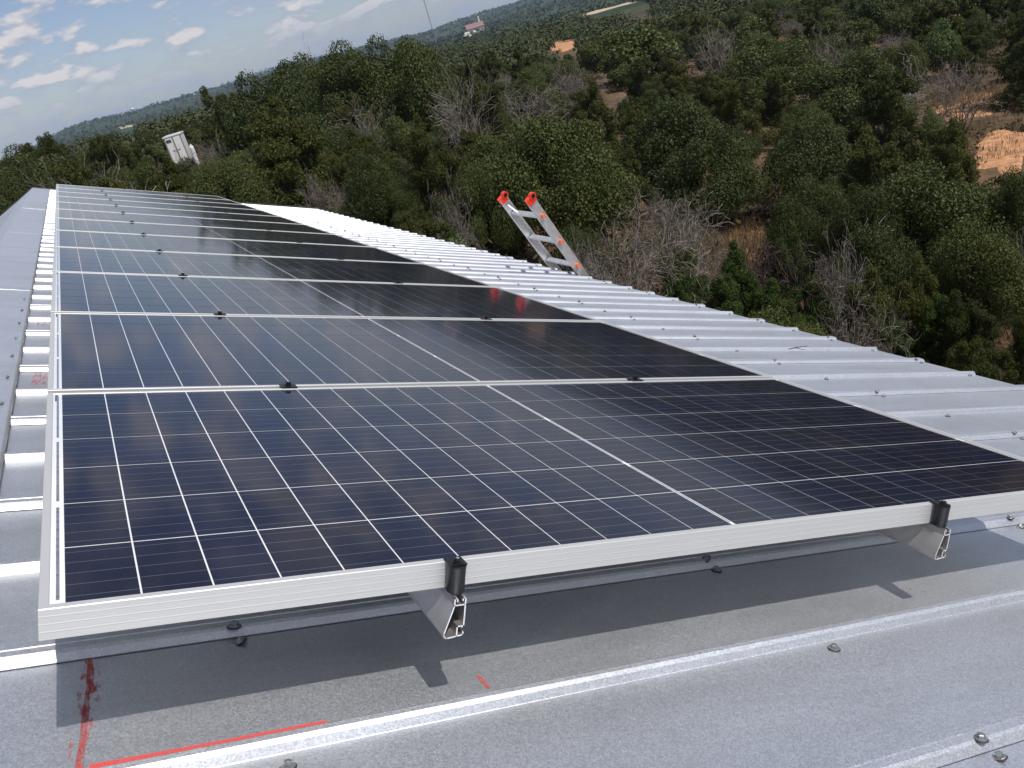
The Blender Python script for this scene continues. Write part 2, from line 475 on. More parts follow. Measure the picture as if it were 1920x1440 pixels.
def on_ground(px, py, rmax=6000):
    d = ray(px, py); h = math.hypot(d.x, d.y); dx, dy = d.x/h, d.y/h; sl = d.z/h
    r = 6.0
    while r < rmax:
        if CZ + sl*r <= gz(CX+dx*r, CY+dy*r): return Vector((CX+dx*r, CY+dy*r, gz(CX+dx*r, CY+dy*r))), r
        r *= 1.01
    return None, None
def at_range(px, py, r):
    d = ray(px, py); h = math.hypot(d.x, d.y)
    return Vector((CX+d.x/h*r, CY+d.y/h*r, CZ+d.z/h*r))

def patch(name, cx, cy, rx, ry, rotz, mat, label, seed, lift=0.05):
    rng = np.random.default_rng(seed); n = 64; rings = 7
    vs = [(cx, cy, gz(cx, cy)+lift)]; fs = []
    amp = [rng.uniform(0.05, 0.16) for _ in range(5)]; ph = rng.uniform(0, 6.28, 5)
    for q in range(1, rings+1):
        for k in range(n):
            a = 2*math.pi*k/n
            w = 1 + sum(amp[i]*math.sin((i+2)*a+ph[i]) for i in range(5))
            w += 0.05*math.sin(17*a+ph[0]) + 0.03*math.sin(29*a+ph[1])
            x = rx*w*math.cos(a)*q/rings; y = ry*w*math.sin(a)*q/rings
            X = cx + x*math.cos(rotz) - y*math.sin(rotz); Y = cy + x*math.sin(rotz) + y*math.cos(rotz)
            vs.append((X, Y, gz(X, Y) + (lift if q < rings else -0.05)))
    for k in range(n): fs.append((0, 1+k, 1+(k+1) % n))
    for q in range(rings-1):
        for k in range(n):
            a = 1+q*n+k; b = 1+q*n+(k+1) % n
            fs.append((a, a+n, b+n, b))
    me = bpy.data.meshes.new(name); me.from_pydata(vs, [], fs); me.materials.append(mat); me.update()
    me.polygons.foreach_set('use_smooth', [True]*len(me.polygons))
    return tag(link(name, me), label, kind='structure')
PATCHES = []          # (px, py, half width px, half height px, range)
for i, (px, py, wpx, nm, mat, lab, asp) in enumerate([
        (1886, 282, 92, 'dirt_clearing', M_DIRT, 'bare orange caliche clearing among the junipers at the right edge', 1.0),
        (1822, 198, 86, 'dirt_track', M_DIRT, 'strip of bare orange dirt behind the junipers, upper right', 0.8),
        (1400, 462, 80, 'soil_patch', M_DIRT, 'reddish bare soil between the bare shrubs beyond the eave', 1.0),
        (1252, 80, 0, 'x', None, '', 1),
        (1056, 88, 34, 'dirt_bank', M_DIRT, 'small orange dirt bank on the hillside above the ladder', 1.6),
        (1150, 14, 110, 'dry_field', M_FIELD, 'pale dry grass field on the far slope', 0.6),
        (238, 238, 22, 'bare_slope', M_FIELD, 'pale bare slope on the distant hill left of the trailer', 1.2)]):
    if mat is None: continue
    p, r = on_ground(px, py)
    if p is None: continue
    rx = wpx/2*r/F*1.25
    az = math.atan2(p.x-CX, p.y-CY)
    patch(nm, p.x, p.y, rx, rx*asp*(2.4 if r < 60 else 3.5), -az, mat, lab, 30+i, 0.05 if r < 100 else 0.6)
    PATCHES.append((px, py, wpx*0.55, 26 if r < 100 else 9, r))
PATCHES.append((470, 352, 55, 22, 28.0))
PATCHES.append((600, 372, 70, 16, 24.0))
PATCHES.append((595, 320, 26, 22, 30.0))
PATCHES.append((1330, 440, 40, 30, 22.0))
PATCHES.append((328, 262, 34, 40, 92.0))
PATCHES.append((895, 56, 24, 18, 700.0))

# ------------------------------------------------------------------ building
RIB0, RIBP = -0.230, 0.3048
WPAN, WRIB = -0.203, -0.187
EAVE, RIDGE = 3.09, -1.33
V0, V1 = -4.06, 14.16
bld = empty('metal_building', (CX*0, 5.0, 0))
tag(bld, 'low building with a bright galvalume ribbed metal roof under the solar array', 'building')
BX, BY = bld.location.x, bld.location.y
def rpt(u, v, w):      # roof point relative to the building Empty
    p = tw(u, v, w); return (p.x-BX, p.y-BY, p.z)
def sheet_profile(v0, v1, lap):
    # (v, w) polyline of the ribbed section between v0 and v1
    P = [(v0, WPAN+(0.0013 if v0 > V0+0.01 else 0))]
    n = math.ceil((v0-RIB0)/RIBP)
    while RIB0+n*RIBP < v1-0.001:
        c = RIB0+n*RIBP
        if n % 2 == 0:     # side lap: wider rib, the upper sheet ends in a small lip on the near face
            e_ = 0.0013
            P += [(c-0.0225, WPAN+e_), (c-0.0150, WRIB-0.0052), (c-0.0100, WRIB-0.0022), (c+0.0020, WRIB-0.0008), (c+0.0032, WRIB-0.0018), (c+0.0044, WRIB), (c+0.0195, WRIB), (c+0.0210, WRIB-0.0010), (c+0.0295, WPAN+0.0006), (c+0.0305, WPAN)]
        else:
            P += [(c-0.0170, WPAN), (c-0.0160, WPAN+0.0008), (c-0.0098, WRIB-0.0055), (c-0.0040, WRIB-0.0013), (c+0.0040, WRIB), (c+0.0065, WRIB-0.0010), (c+0.0155, WPAN+0.0006), (c+0.0165, WPAN)]
        # two faint minor beads in the flat pan
        n += 1
    P.append((v1, WPAN)); return P
def roof_sheet(v0, v1, side):
    P = sheet_profile(v0, v1, None)
    # thin sheet with underside, subdivided along the slope for slight oil canning
    us = list(np.linspace(RIDGE+0.02, EAVE, 12))
    vs = []; fs = []
    rng = random.Random(int(v0*100)+5)
    ph = rng.uniform(0, 6)
    for ui, u in enumerate(us):
        for (v, w) in P:
            e = 0.0
            vs.append((u, v, w+e))
        for (v, w) in P:
            vs.append((u, v, w-0.0012))
    n = len(P)
    for ui in range(len(us)-1):
        a = ui*2*n; b = (ui+1)*2*n
        for k in range(n-1):
            fs.append((a+k, b+k, b+k+1, a+k+1))
            fs.append((a+n+k+1, b+n+k+1, b+n+k, a+n+k))
    a = (len(us)-1)*2*n
    for k in range(n-1): fs.append((a+k, a+n+k, a+n+k+1, a+k+1))
    for k in range(n-1): fs.append((k+1, n+k+1, n+k, k))
    out = []
    for (u, v, w) in vs:
        if side < 0:   # mirror across the ridge line
            p = tw(u, v, w); xr = tw(RIDGE, 0, WPAN).x
            q = (2*xr - p.x - BX, p.y-BY, p.z)
        else: q = rpt(u, v, w)
        out.append(q)
    if side < 0: fs = [tuple(reversed(f)) for f in fs]
    me = bpy.data.meshes.new('roof_sheet'); me.from_pydata(out, [], fs); me.materials.append(M_ROOF); me.update()
    return link('roof_sheet', me, bld)
bounds = [V0]
n = -13 + 1
k = -14
lap = lambda n: RIB0 + n*RIBP - 0.0250
ns = [q for q in range(-14, 50) if q % 2 == 0 and V0 < lap(q) < V1-0.05]
edges = [V0] + [lap(q) for q in ns] + [V1]
# screw head mesh
sb = MB()
sb.cur = 1; sb.lathe([(0.0100, 0.0), (0.0108, 0.0012), (0.0095, 0.0026)], 18)
sb.cur = 0; sb.lathe([(0.0092, 0.0027), (0.0088, 0.0036), (0.0052, 0.0040)], 18)
sb.lathe([(0.0056, 0.0040), (0.0058, 0.0082), (0.0048, 0.0092)], 6)
sb.lathe([(0.0030, 0.0092), (0.0026, 0.0098)], 8)
screw_me = sb.mesh('screw_head', [M_STEEL, M_RUBBER])
for p_ in screw_me.polygons: p_.use_smooth = False
screw_bright = screw_me.copy(); screw_bright.materials[1] = M_STEEL
SHEETS = []
for i in range(len(edges)-1):
    s = roof_sheet(edges[i]+0.0006, edges[i+1], 1); SHEETS.append((edges[i], edges[i+1], s))
    s2 = roof_sheet(edges[i]+0.0006, edges[i+1], -1)
    if i == 0: s2['label'] = 'ribbed roof sheet on the shaded far side of the ridge'
def sheet_at(v):
    for a, b, s in SHEETS:
        if a <= v < b: return s
    return SHEETS[0][2]
def screw(u, v, w=WPAN, tilt=None):
    jit = (random.uniform(-.06, .06), TH+random.uniform(-.07, .07), random.uniform(0, 3))
    o = link('screw_head', screw_me, sheet_at(v), rpt(u, v, w+0.0002), jit)
    return o
for row in (-0.75, 0.175, 1.127, 2.05, 3.03):
    for nn in range(-4, 46):
        v = RIB0 + nn*RIBP - 0.05
        if v > V1-0.1 or v < -1.6: continue
        jv = random.uniform(-.01, .012); ju = random.uniform(-.012, .012)
        if v > 9 and row < 2: continue
        if row in (-0.75, 0.175, 1.127) and v > 0.1 and not (row == 1.127 and v < 0): continue
        screw(row+ju, v+0.010+jv*0.6)
        if nn % 2 == 0: screw(row+ju-0.006, v+0.038+jv*0.4, WRIB-0.0035)
# ridge cap in 3 m lengths with a fold at the ridge; sags a little between ribs
def cap_piece(v0, v1):
    vs = []; fs = []; nv = 80
    hw = 0.235
    prof = [(-hw, -0.001), (-hw+0.012, 0.0015), (-0.10, 0.002), (-0.012, 0.004), (0, 0.006), (0.012, 0.004), (0.10, 0.002), (hw-0.012, 0.0015), (hw, -0.001)]
    xr = tw(RIDGE, 0, WRIB+0.002)
    for i in range(nv+1):
        v = v0+(v1-v0)*i/nv
        sag = 0.5-0.5*math.cos(2*math.pi*(v-RIB0)/RIBP)
        for (u, w) in prof:
            q = abs(u)
            ww = w - 0.004*sag*max(0, (q-0.12)/0.12)
            du = 0.003*sag*(q/hw)**2*math.copysign(1, u)
            p = tw(RIDGE+q+abs(du)*0, 0, WRIB+0.004+ww)
            x = p.x if u >= 0 else 2*xr.x-p.x
            vs.append((x-BX, v-BY, p.z))
        for (u, w) in prof:
            q = abs(u); ww = w - 0.004*sag*max(0, (q-0.12)/0.12)
            p = tw(RIDGE+q, 0, WRIB+0.0028+ww)
            x = p.x if u >= 0 else 2*xr.x-p.x
            vs.append((x-BX, v-BY, p.z))
    m = len(prof)
    for i in range(nv):
        a = i*2*m; b = a+2*m
        for k in range(m-1):
            fs.append((a+k, a+k+1, b+k+1, b+k)); fs.append((a+m+k+1, a+m+k, b+m+k, b+m+k+1))
        fs.append((a+m-1, a+2*m-1, b+2*m-1, b+m-1)); fs.append((a+m, a, b, b+m))
    for a in (0, nv*2*m):
        for k in range(m-1): fs.append((a+k, a+m+k, a+m+k+1, a+k+1))
    me = bpy.data.meshes.new('ridge_cap'); me.from_pydata(vs, [], fs); me.materials.append(M_CAP); me.update()
    me.polygons.foreach_set('use_smooth', [True]*len(me.polygons))
    o = link('ridge_cap', me, bld); return o
caps = []
cb = [V0-0.0, -2.05, 0.30, 3.28, 6.25, 9.22, 12.2, V1+0.01]
for i in range(len(cb)-1):
    o = cap_piece(cb[i]-(0.06 if i else 0), cb[i+1]); caps.append(o)
    if i % 2: o.location.z += 0.0007
    vv_ = cb[i]+0.2
    while vv_ < cb[i+1]-0.05:
        for du in (0.21,):
            if -1.2 < vv_ < 3.2:
                q = link('screw_head', screw_bright, o, (rpt(RIDGE+du, vv_, WRIB+0.0055)[0], rpt(RIDGE+du, vv_, WRIB+0.0055)[1], rpt(RIDGE+du, vv_, WRIB+0.0055)[2]), (0, TH, random.random()*3), 0.6)
        vv_ += RIBP
# gable trim at the far end, dark edged
g = MB()
for sgn in (1, -1):
    xr = tw(RIDGE, 0, WPAN)
    pts = []
    for u in (RIDGE, EAVE+0.01):
        for (dv, dw) in ((-0.07, 0.030), (0.012, 0.030), (0.012, -0.14), (-0.07, 0.026)):
            p = tw(u, V1+dv, WPAN+dw); x = p.x if sgn > 0 else 2*xr.x-p.x
            pts.append((x-BX, p.y-BY, p.z))
    g.add(pts, [(0, 1, 5, 4), (1, 2, 6, 5), (0, 4, 7, 3)])
gt = g.build('gable_trim', mat_simple('dark_trim', (0.10, 0.105, 0.115), 0.6, 0.4), bld)
# walls: ribbed metal siding as one box with gables, set inside the roof edge
M_WALL = mat_simple('tan_metal_siding', (0.46, 0.42, 0.34), 0.2, 0.5, 1.5, 0.08)
wb = MB()
xe = tw(EAVE-0.10, 0, WPAN).x; xr = tw(RIDGE, 0, 0).x; xw = 2*xr-xe; ze = tw(EAVE-0.10, 0, WPAN-0.03).z; zr = tw(RIDGE, 0, WPAN-0.03).z
ya, yb = V0+0.08, V1-0.10
zb = -1.2
a = [(xw, ya, zb), (xe, ya, zb), (xe, ya, ze), (xr, ya, zr), (xw, ya, ze)]
b = [(xw, yb, zb), (xe, yb, zb), (xe, yb, ze), (xr, yb, zr), (xw, yb, ze)]
wb.add([(p[0]-BX, p[1]-BY, p[2]) for p in a+b], [(0, 1, 2, 3, 4), (9, 8, 7, 6, 5), (1, 6, 7, 2), (0, 4, 9, 5)])
yy = ya
while yy < yb:
    wb.box(xe-BX, yy-BY, zb, xe+0.018-BX, yy+0.035-BY, ze-0.02); yy += 0.3048
wb.build('wall', M_WALL, bld)

# chalk marks on the sheets --------------------------------------------------
def chalk(pts, width, mat, w=WPAN+0.0006):
    m = MB(); vs = []; L = [Vector((u, v, 0)) for u, v in pts]
    for i, p in enumerate(L):
        d = (L[min(i+1, len(L)-1)]-L[max(i-1, 0)]).normalized(); nrm = Vector((-d.y, d.x, 0))
        wi = width[i] if isinstance(width, list) else width
        for s_ in (-1, 1):
            q = p + nrm*(wi/2*s_); vs.append(rpt(q.x, q.y, w))
    m.add(vs, [(2*i, 2*i+1, 2*i+3, 2*i+2) for i in range(len(L)-1)])
    return m
def flip_up(me):
    me.update()
    if me.polygons[0].normal.z < 0: me.flip_normals()
def hitp(px, py, w=WPAN):
    # roof coordinates of a point seen on the pan, used as a ruler when laying out marks
    d = ray(px, py); du = Vector((d.x*CT - d.z*ST, d.y, d.x*ST + d.z*CT))
    c = Vector((-0.97492587, -1.51009039, 0.50264206)); s_ = (w-c.z)/du.z
    return (c.x+du.x*s_, c.y+du.y*s_)
def add_chalk(pp, width, mat, label=None, w=WPAN):
    pts = [hitp(*q, w) for q in pp]
    o = chalk(pts, width, mat, w+0.0007).build('chalk_mark', mat, sheet_at(pts[0][1]))
    flip_up(o.data)
    if label: o['label'] = label
add_chalk([(166, 1232), (168, 1262), (163, 1300), (160, 1340)], [0.008, 0.020, 0.024, 0.016], M_CHALK, 'smudged red chalk stroke on the pan in the panel shadow')
add_chalk([(164, 1300), (160, 1345), (155, 1390), (147, 1450)], [0.005, 0.009, 0.007, 0.010], M_CHALK2, 'bright red chalk stroke on the sunlit pan')
add_chalk([(168, 1235), (170, 1262), (166, 1300)], [0.005, 0.010, 0.006], M_CHALK2)
add_chalk([(170, 1300), (163, 1350), (158, 1400), (150, 1450)], [0.012, 0.015, 0.012, 0.015], M_CHALK)
add_chalk([(142, 1350), (134, 1395), (122, 1432)], [0.005, 0.005, 0.006], M_CHALK)
add_chalk([(179, 1240), (181, 1290), (178, 1340)], [0.008, 0.010, 0.007], M_CHALK)
vfoot = RIB0-RIBP+0.0285
us_ = [hitp(x_, y_)[0] for x_, y_ in ((168, 1441), (260, 1426), (400, 1398), (520, 1374), (612, 1354))]
o = chalk([(u_, vfoot+dv_) for u_, dv_ in zip(us_, (0.002, 0.001, 0.0, 0.0, 0.0))], [0.011, 0.010, 0.009, 0.009, 0.008], M_CHALK3, WPAN+0.0010).build('chalk_mark', M_CHALK3, sheet_at(vfoot))
flip_up(o.data); o['label'] = 'long red chalk line along the foot of a rib'
add_chalk([(896, 1267), (905, 1277), (918, 1292)], [0.006, 0.008, 0.005], M_CHALK2, 'short red chalk tick near the rail shadow')
add_chalk([(82, 697), (78, 722)], [0.05, 0.06], M_CHALK, 'faint red chalk mark beside the ridge cap')
add_chalk([(86, 602), (85, 612)], [0.06, 0.06], M_CHALK)
add_chalk([(1705, 1105), (1735, 1110)], [0.004, 0.006], M_CHALK)

# ------------------------------------------------------------------ solar panels
PITCH, PV, PU, G = 1.0075, 0.1607, 0.08122847, 0.00333
HW, HV, FH = 1.0043, 0.4929, 0.038
W_GLASS = -0.0014
def frame_side(length, axis, sign):
    # closed section (distance in from the outer face, w); mitred at both ends
    sec = [(0, -FH), (0, -0.0292), (-0.0003, -0.0289), (-0.0003, -0.0281), (0, -0.0276), (0, -0.0197), (-0.0003, -0.0192), (-0.0003, -0.0186), (0, -0.0181),
           (0, -0.0102), (-0.0003, -0.0097), (-0.0003, -0.0091), (0, -0.0086), (0, -0.0008), (0.0008, 0.0), (0.0105, 0.0), (0.0110, -0.0006), (0.0110, -0.0022),
           (0.0022, -0.0022), (0.0022, -0.0362), (0.026, -0.0362), (0.026, -FH)]
    vs = []
    half_other = HV if axis == 'u' else HW
    for e in (-1, 1):
        for d, w in sec:
            t = e*(length/2 - max(d, 0))
            o_ = half_other - d
            vs.append((t, sign*o_, w) if axis == 'u' else (sign*o_, t, w))
    n = len(sec); fs = [(i, (i+1) % n, (i+1) % n+n, i+n) for i in range(n)]
    fs += [tuple(range(n-1, -1, -1)), tuple(range(n, 2*n))]
    me = bpy.data.meshes.new('frame_side'); me.from_pydata(vs, [], fs); me.materials.append(M_FRAME); me.update()
    import bmesh
    bm = bmesh.new(); bm.from_mesh(me); bmesh.ops.recalc_face_normals(bm, faces=bm.faces); bm.to_mesh(me); bm.free()
    return me
FS = [frame_side(2*HW, 'u', -1), frame_side(2*HW, 'u', 1), frame_side(2*HV, 'v', -1), frame_side(2*HV, 'v', 1)]
b_ = MB(); b_.box(-HW+0.0024, -HV+0.0024, -0.006, HW-0.0024, HV-0.0024, W_GLASS-0.0010)
BACK = b_.mesh('backsheet', M_WHITEBACK)
cgap = 0.0034; cgu = 0.0022
b_ = MB(); b_.box(-(PU-cgu)/2, -(PV-cgap)/2, -0.0004, (PU-cgu)/2, (PV-cgap)/2, 0.0)
CELL = b_.mesh('solar_cell', M_CELL)
def cell_spots():
    for side in (-1, 1):
        for i in range(12):
            u = side*(G + (i+0.5)*PU)
            for j in range(6):
                yield u, (j-2.5)*PV
b_ = MB(); w = W_GLASS
for u, v in cell_spots():
    b_.box(u-(PU-cgu)/2, v-(PV-cgap)/2, w-0.0008, u+(PU-cgu)/2, v+(PV-cgap)/2, w-0.0004)
CELLGRID = b_.mesh('cell_grid', M_CELL)
b_ = MB()
for s_ in range(3):
    c_ = (s_-1)*2*PV
    b_.box(-0.0011, c_-PV+0.014, w-0.0009, 0.0011, c_+PV-0.014, w-0.0005)
STRIPC = b_.mesh('centre_ribbon', M_STRIP)
b_ = MB(); b_.box(-0.0019, -PV+0.013, w-0.0009, 0.0019, PV-0.013, w-0.0005)
STRIPE = b_.mesh('end_ribbon', M_STRIP)
b_ = MB()
rr = random.Random(3)
y_ = 0.0
while y_ < 0.05:
    t_ = rr.choice((0.0008, 0.0014, 0.002)); b_.box(-0.003, y_, w-0.0009, 0.0028, y_+t_, w-0.0006); y_ += t_ + rr.choice((0.0009, 0.0016))
LABELM = b_.mesh('serial_label', M_PRINT)
ORD = ['nearest', 'second', 'third', 'fourth', 'fifth', 'sixth', 'seventh', 'eighth', 'ninth', 'tenth', 'eleventh', 'farthest']
for k in range(12):
    vc = k*PITCH
    p = empty('solar_panel', tw(0, vc, 0), ROT)
    lab = ('nearest solar panel at the open front end of the array, dark blue cells' if k == 0 else
           'farthest solar panel of the row, at the brushy end of the roof' if k == 11 else
           '%s solar panel counted back from the camera, dark cells in a silver frame' % ORD[k])
    tag(p, lab, 'solar panel', 'solar panels mounted side by side on the roof')
    for me in FS: link('frame_side', me, p)
    link('backsheet', BACK, p)
    if k < 5:
        for u, v in cell_spots(): link('solar_cell', CELL, p, (u, v, w-0.0004))
    else:
        o = link('cell_grid', CELLGRID, p); o['kind'] = 'stuff'
    link('centre_ribbon', STRIPC, p)
    for s_ in range(3):
        for e in (-1, 1): link('end_ribbon', STRIPE, p, (e*(0.9848), (s_-1)*2*PV, 0))
    link('serial_label', LABELM, p, (-0.9868, 0.43, 0))

# clamps ----------------------------------------------------------------------
RU = (-0.5055, 0.4740)
def hex_bolt(m, z, r=0.0065, h=0.006):
    m.lathe([(r+0.0022, z), (r+0.0022, z+0.0012)], 18)
    m.lathe([(r, z+0.0012), (r, z+0.0012+h), (r*0.75, z+0.0018+h)], 6)
def end_clamp(u, v, label):
    e = empty('end_clamp', tw(u, v, -0.038), ROT); tag(e, label, 'clamp', 'black end clamps')
    m = MB()
    m.lathe([(0.0118, 0.0005), (0.0124, 0.0015), (0.0124, 0.0350), (0.0128, 0.0356), (0.0128, 0.0392)], 28)
    o = m.build('clamp_body', M_BLACK, e, True, loc=(0, -0.0132, 0)); m_ = o.modifiers.new('es', 'EDGE_SPLIT'); m_.split_angle = 0.6
    m = MB(); m.box(-0.0125, -0.020, 0.0393, 0.0125, 0.0075, 0.0413); bevel(m.build('clamp_lip', M_BLACK, e), 0.0008)
    m = MB(); hex_bolt(m, 0.0413, 0.0052, 0.0045); m.build('bolt', M_BLACK, e, loc=(0, -0.0125, 0))
    m = MB(); m.lathe([(0.0026, 0.0), (0.0023, 0.0006)], 6); m.build('bolt_socket', mat_steelshine, e, loc=(0, -0.0125, 0.0479))
mat_steelshine = mat_simple('bright_bolt', (0.75, 0.76, 0.78), 0.9, 0.25)
end_clamp(RU[0], -HV-0.0006, 'black cylindrical end clamp on the front frame at the ridge side rail')
end_clamp(RU[1], -HV-0.0006, 'black cylindrical end clamp on the front frame at the eave side rail')
mc = MB(); mc.box(-0.018, -0.0175, 0.0004, 0.018, 0.0175, 0.0032)
mc.box(-0.016, -0.0095, -0.037, 0.016, 0.0095, 0.0003)
MC = mc.mesh('clamp_plate', M_BLACK)
mcb = MB(); hex_bolt(mcb, 0.0033, 0.0065, 0.0065); MCB = mcb.mesh('bolt', M_BLACK)
for k in range(11):
    for ri, u in enumerate(RU):
        e = empty('mid_clamp', tw(u, (k+0.5)*PITCH, 0), ROT)
        tag(e, 'black mid clamp on the %s side rail holding the %s and %s panels' % (('ridge', 'eave')[ri], ORD[k], ORD[k+1]), 'clamp', 'black mid clamps in the seams between panels')
        link('clamp_plate', MC, e); link('bolt', MCB, e)

# rails -----------------------------------------------------------------------
def thick(poly, t, closed=False):
    # list of 2D quads making a wall of thickness t along the polyline
    P = [Vector((a, b)) for a, b in poly]; out = []
    n = len(P)
    for i in range(n-1 if not closed else n):
        a, b = P[i], P[(i+1) % n]; d = (b-a).normalized(); nn = Vector((-d.y, d.x))*(t/2)
        a2 = a - d*(t/2); b2 = b + d*(t/2)
        out.append([tuple(a2-nn), tuple(b2-nn), tuple(b2+nn), tuple(a2+nn)])
    return out
RV0, RV1 = -0.526, 11.68
def rail(u, label):
    e = empty('mounting_rail', tw(u, 0, -0.0385), ROT); tag(e, label, 'rail', 'aluminium rails under the solar panels')
    t = 0.0018
    walls = thick([(-0.0040, -0.0050), (-0.0040, -0.0010), (-0.0078, -0.0010), (-0.0078, -0.0115), (-0.0205, -0.0520), (-0.0195, -0.0560), (-0.0160, -0.0580), (0.0075, -0.0560), (0.0075, -0.0520)], t)
    walls += thick([(0.0040, -0.0050), (0.0040, -0.0010), (0.0078, -0.0010), (0.0078, -0.0440), (0.0055, -0.0440)], t)
    walls += thick([(-0.0072, -0.0112), (0.0072, -0.0112)], t)
    walls += thick([(0.0072, -0.0425), (-0.0015, -0.0425), (-0.0015, -0.0568)], t)
    walls += thick([(0.0095, -0.0290), (0.0078, -0.0290)], 0.001)
    m = MB()
    for q in walls:
        q = q[::-1]
        n = 4; vs = [(a, RV0, b) for a, b in q] + [(a, RV1, b) for a, b in q]
        m.cur = 0; m.add(vs, [(i, (i+1) % n, (i+1) % n+n, i+n) for i in range(n)])
        m.cur = 1; m.add([(a, RV0-0.0001, b) for a, b in q], [(0, 1, 2, 3)])
        m.cur = 0; m.add([(a, RV1, b) for a, b in q], [(3, 2, 1, 0)])
    m.build('rail_extrusion', [M_MILL, M_CUT], e)
    # L feet on every fourth rib
    n = 2
    while RIB0+n*RIBP < RV1:
        v = RIB0+n*RIBP
        f = MB(); f.box(0.0090, v-0.02, -0.1483, 0.0140, v+0.02, -0.035); f.box(0.0140, v-0.02, -0.1483, 0.055, v+0.02, -0.1433)
        f.lathe([(0.008, -0.1433), (0.008, -0.137)], 6, (0.036, v, 0))
        f.build('rail_foot', M_MILL, e)
        n += 4
rail(RU[0], 'aluminium mounting rail nearer the ridge, cut end showing below the front frame')
rail(RU[1], 'aluminium mounting rail nearer the eave, cut end showing below the front frame')

# ------------------------------------------------------------------ ladder
M_LAD = mat_simple('ladder_aluminium', (0.62, 0.63, 0.64), 0.55, 0.42, 25, 0.10)
M_LRED = mat_simple('red_plastic', (0.80, 0.055, 0.025), 0, 0.35, 40, 0.08)
M_LORG = mat_simple('faded_orange_plastic', (0.62, 0.16, 0.08), 0, 0.5, 40, 0.15)
dl = Vector((-math.sin(math.radians(28)), -0.30, math.cos(math.radians(28)))).normalized()
EL_, ER_ = tw(3.125, 5.70, -0.19), tw(3.125, 5.20, -0.19)
rung_dir = (ER_-EL_).normalized()
def down_to_ground(p):
    t = 0
    while (p - dl*t).z > gz((p-dl*t).x, (p-dl*t).y) and t < 6: t += 0.02
    return p - dl*t
bl, br = down_to_ground(EL_), down_to_ground(ER_)
lad = empty('ladder', (bl+br)/2)
tag(lad, 'aluminium ladder with red top caps leaning over the eave', 'ladder')
O = lad.location
depth_dir = rung_dir.cross(dl).normalized()       # wide face of the rails
tl, trr = EL_+dl*0.985, ER_+dl*1.015+rung_dir*0.055
for (p0, p1, s_) in ((bl, tl, 1), (br, trr, -1)):
    m = MB(); 
    m.beam(p0-O, p1-O, depth_dir, 0.078, 0.004)
    for e in (-1, 1):
        m.beam(p0-O+depth_dir*(0.037*e)+rung_dir*(s_*0.0125), p1-O+depth_dir*(0.037*e)+rung_dir*(s_*0.0125), depth_dir, 0.004, 0.028)
    m.build('side_rail', M_LAD, lad)
for i, (top, s_) in enumerate(((tl, 1), (trr, -1))):
    m = MB(); m.beam(top-O-dl*0.055+rung_dir*(s_*0.008), top-O+dl*0.012+rung_dir*(s_*0.008), depth_dir, 0.082, 0.034)
    c = top-O + depth_dir*(-0.030) - dl*0.004
    # round hinge boss of the cap, axis along the rung
    a_ = depth_dir; b2 = dl; ring = []
    for q in (-0.022, 0.022):
        for k in range(20):
            t = 2*math.pi*k/20; ring.append(c + rung_dir*(q+s_*0.008) + a_*(0.031*math.cos(t)) + b2*(0.031*math.sin(t)))
    m.add(ring, [(k, (k+1) % 20, 20+(k+1) % 20, 20+k) for k in range(20)] + [tuple(range(19, -1, -1)), tuple(range(20, 40))])
    o = m.build('top_cap', M_LRED, lad)
    import bmesh
    bm = bmesh.new(); bm.from_mesh(o.data); bmesh.ops.recalc_face_normals(bm, faces=bm.faces); bm.to_mesh(o.data); bm.free()
    # dark hub on both faces of the boss
    hub = MB(); 
    for sg in (-1, 1):
        cc = c + rung_dir*(s_*0.008 + sg*0.0235); ring = []
        for q, r_ in ((0, 0.019), (sg*0.003, 0.017)):
            for k in range(16):
                t = 2*math.pi*k/16; ring.append(cc + rung_dir*q + a_*(r_*math.cos(t)) + b2*(r_*math.sin(t)))
        hub.add(ring, [(k, (k+1) % 16, 16+(k+1) % 16, 16+k) for k in range(16)] + [tuple(range(16, 32))])
    hub.build('hub', M_BLACK, o)
L_total = (tl-bl).length
nr_ = 0
t = 0.20
while t < min(L_total, (trr-br).length)-0.05:
    a = tl-O-dl*t; b2_ = trr-O-(trr-br).normalized()*(t+0.02)
    m = MB(); m.beam(a, b2_, depth_dir, 0.042, 0.020)
    rg = m.build('rung', M_LAD, lad)
    k_ = MB(); k_.tube([b2_+rung_dir*0.004, b2_+rung_dir*0.040], [0.021, 0.018], 14)
    k_.build('lock_knob', M_LORG, lad)
    if nr_ > 0:
        k_ = MB(); k_.tube([a-rung_dir*0.004, a-rung_dir*0.03], [0.022, 0.018], 12); k_.build('lock_knob', M_LORG, lad)
    t += 0.335; nr_ += 1
m = MB(); m.beam(tl-O-dl*0.10+rung_dir*0.02, tl-O-dl*0.205+rung_dir*0.12, depth_dir, 0.012, 0.006); m.build('brace', M_CUT, lad)
m = MB(); m.beam(ER_-O+rung_dir*0.0026+dl*0.22, ER_-O+rung_dir*0.0026+dl*0.02, depth_dir, 0.030, 0.0008); m.build('warning_sticker', M_LORG, lad)

# small twig lying on a rib
tp = hitp(1500, 656, WRIB)
tg = MB(); tg.tube([(0, 0, 0.004), (0.07, 0.015, 0.010), (0.15, 0.02, 0.016)], [0.0025, 0.003, 0.0015], 6)
tg.tube([(0.05, 0.01, 0.008), (0.085, -0.03, 0.006)], 0.0015, 5)
o = tg.build('twig', M_BARK, None, loc=tw(tp[0]-0.08, tp[1], WRIB), rot=ROT)
tag(o, 'small dry twig lying on a roof rib to the right of the panels', 'twig')

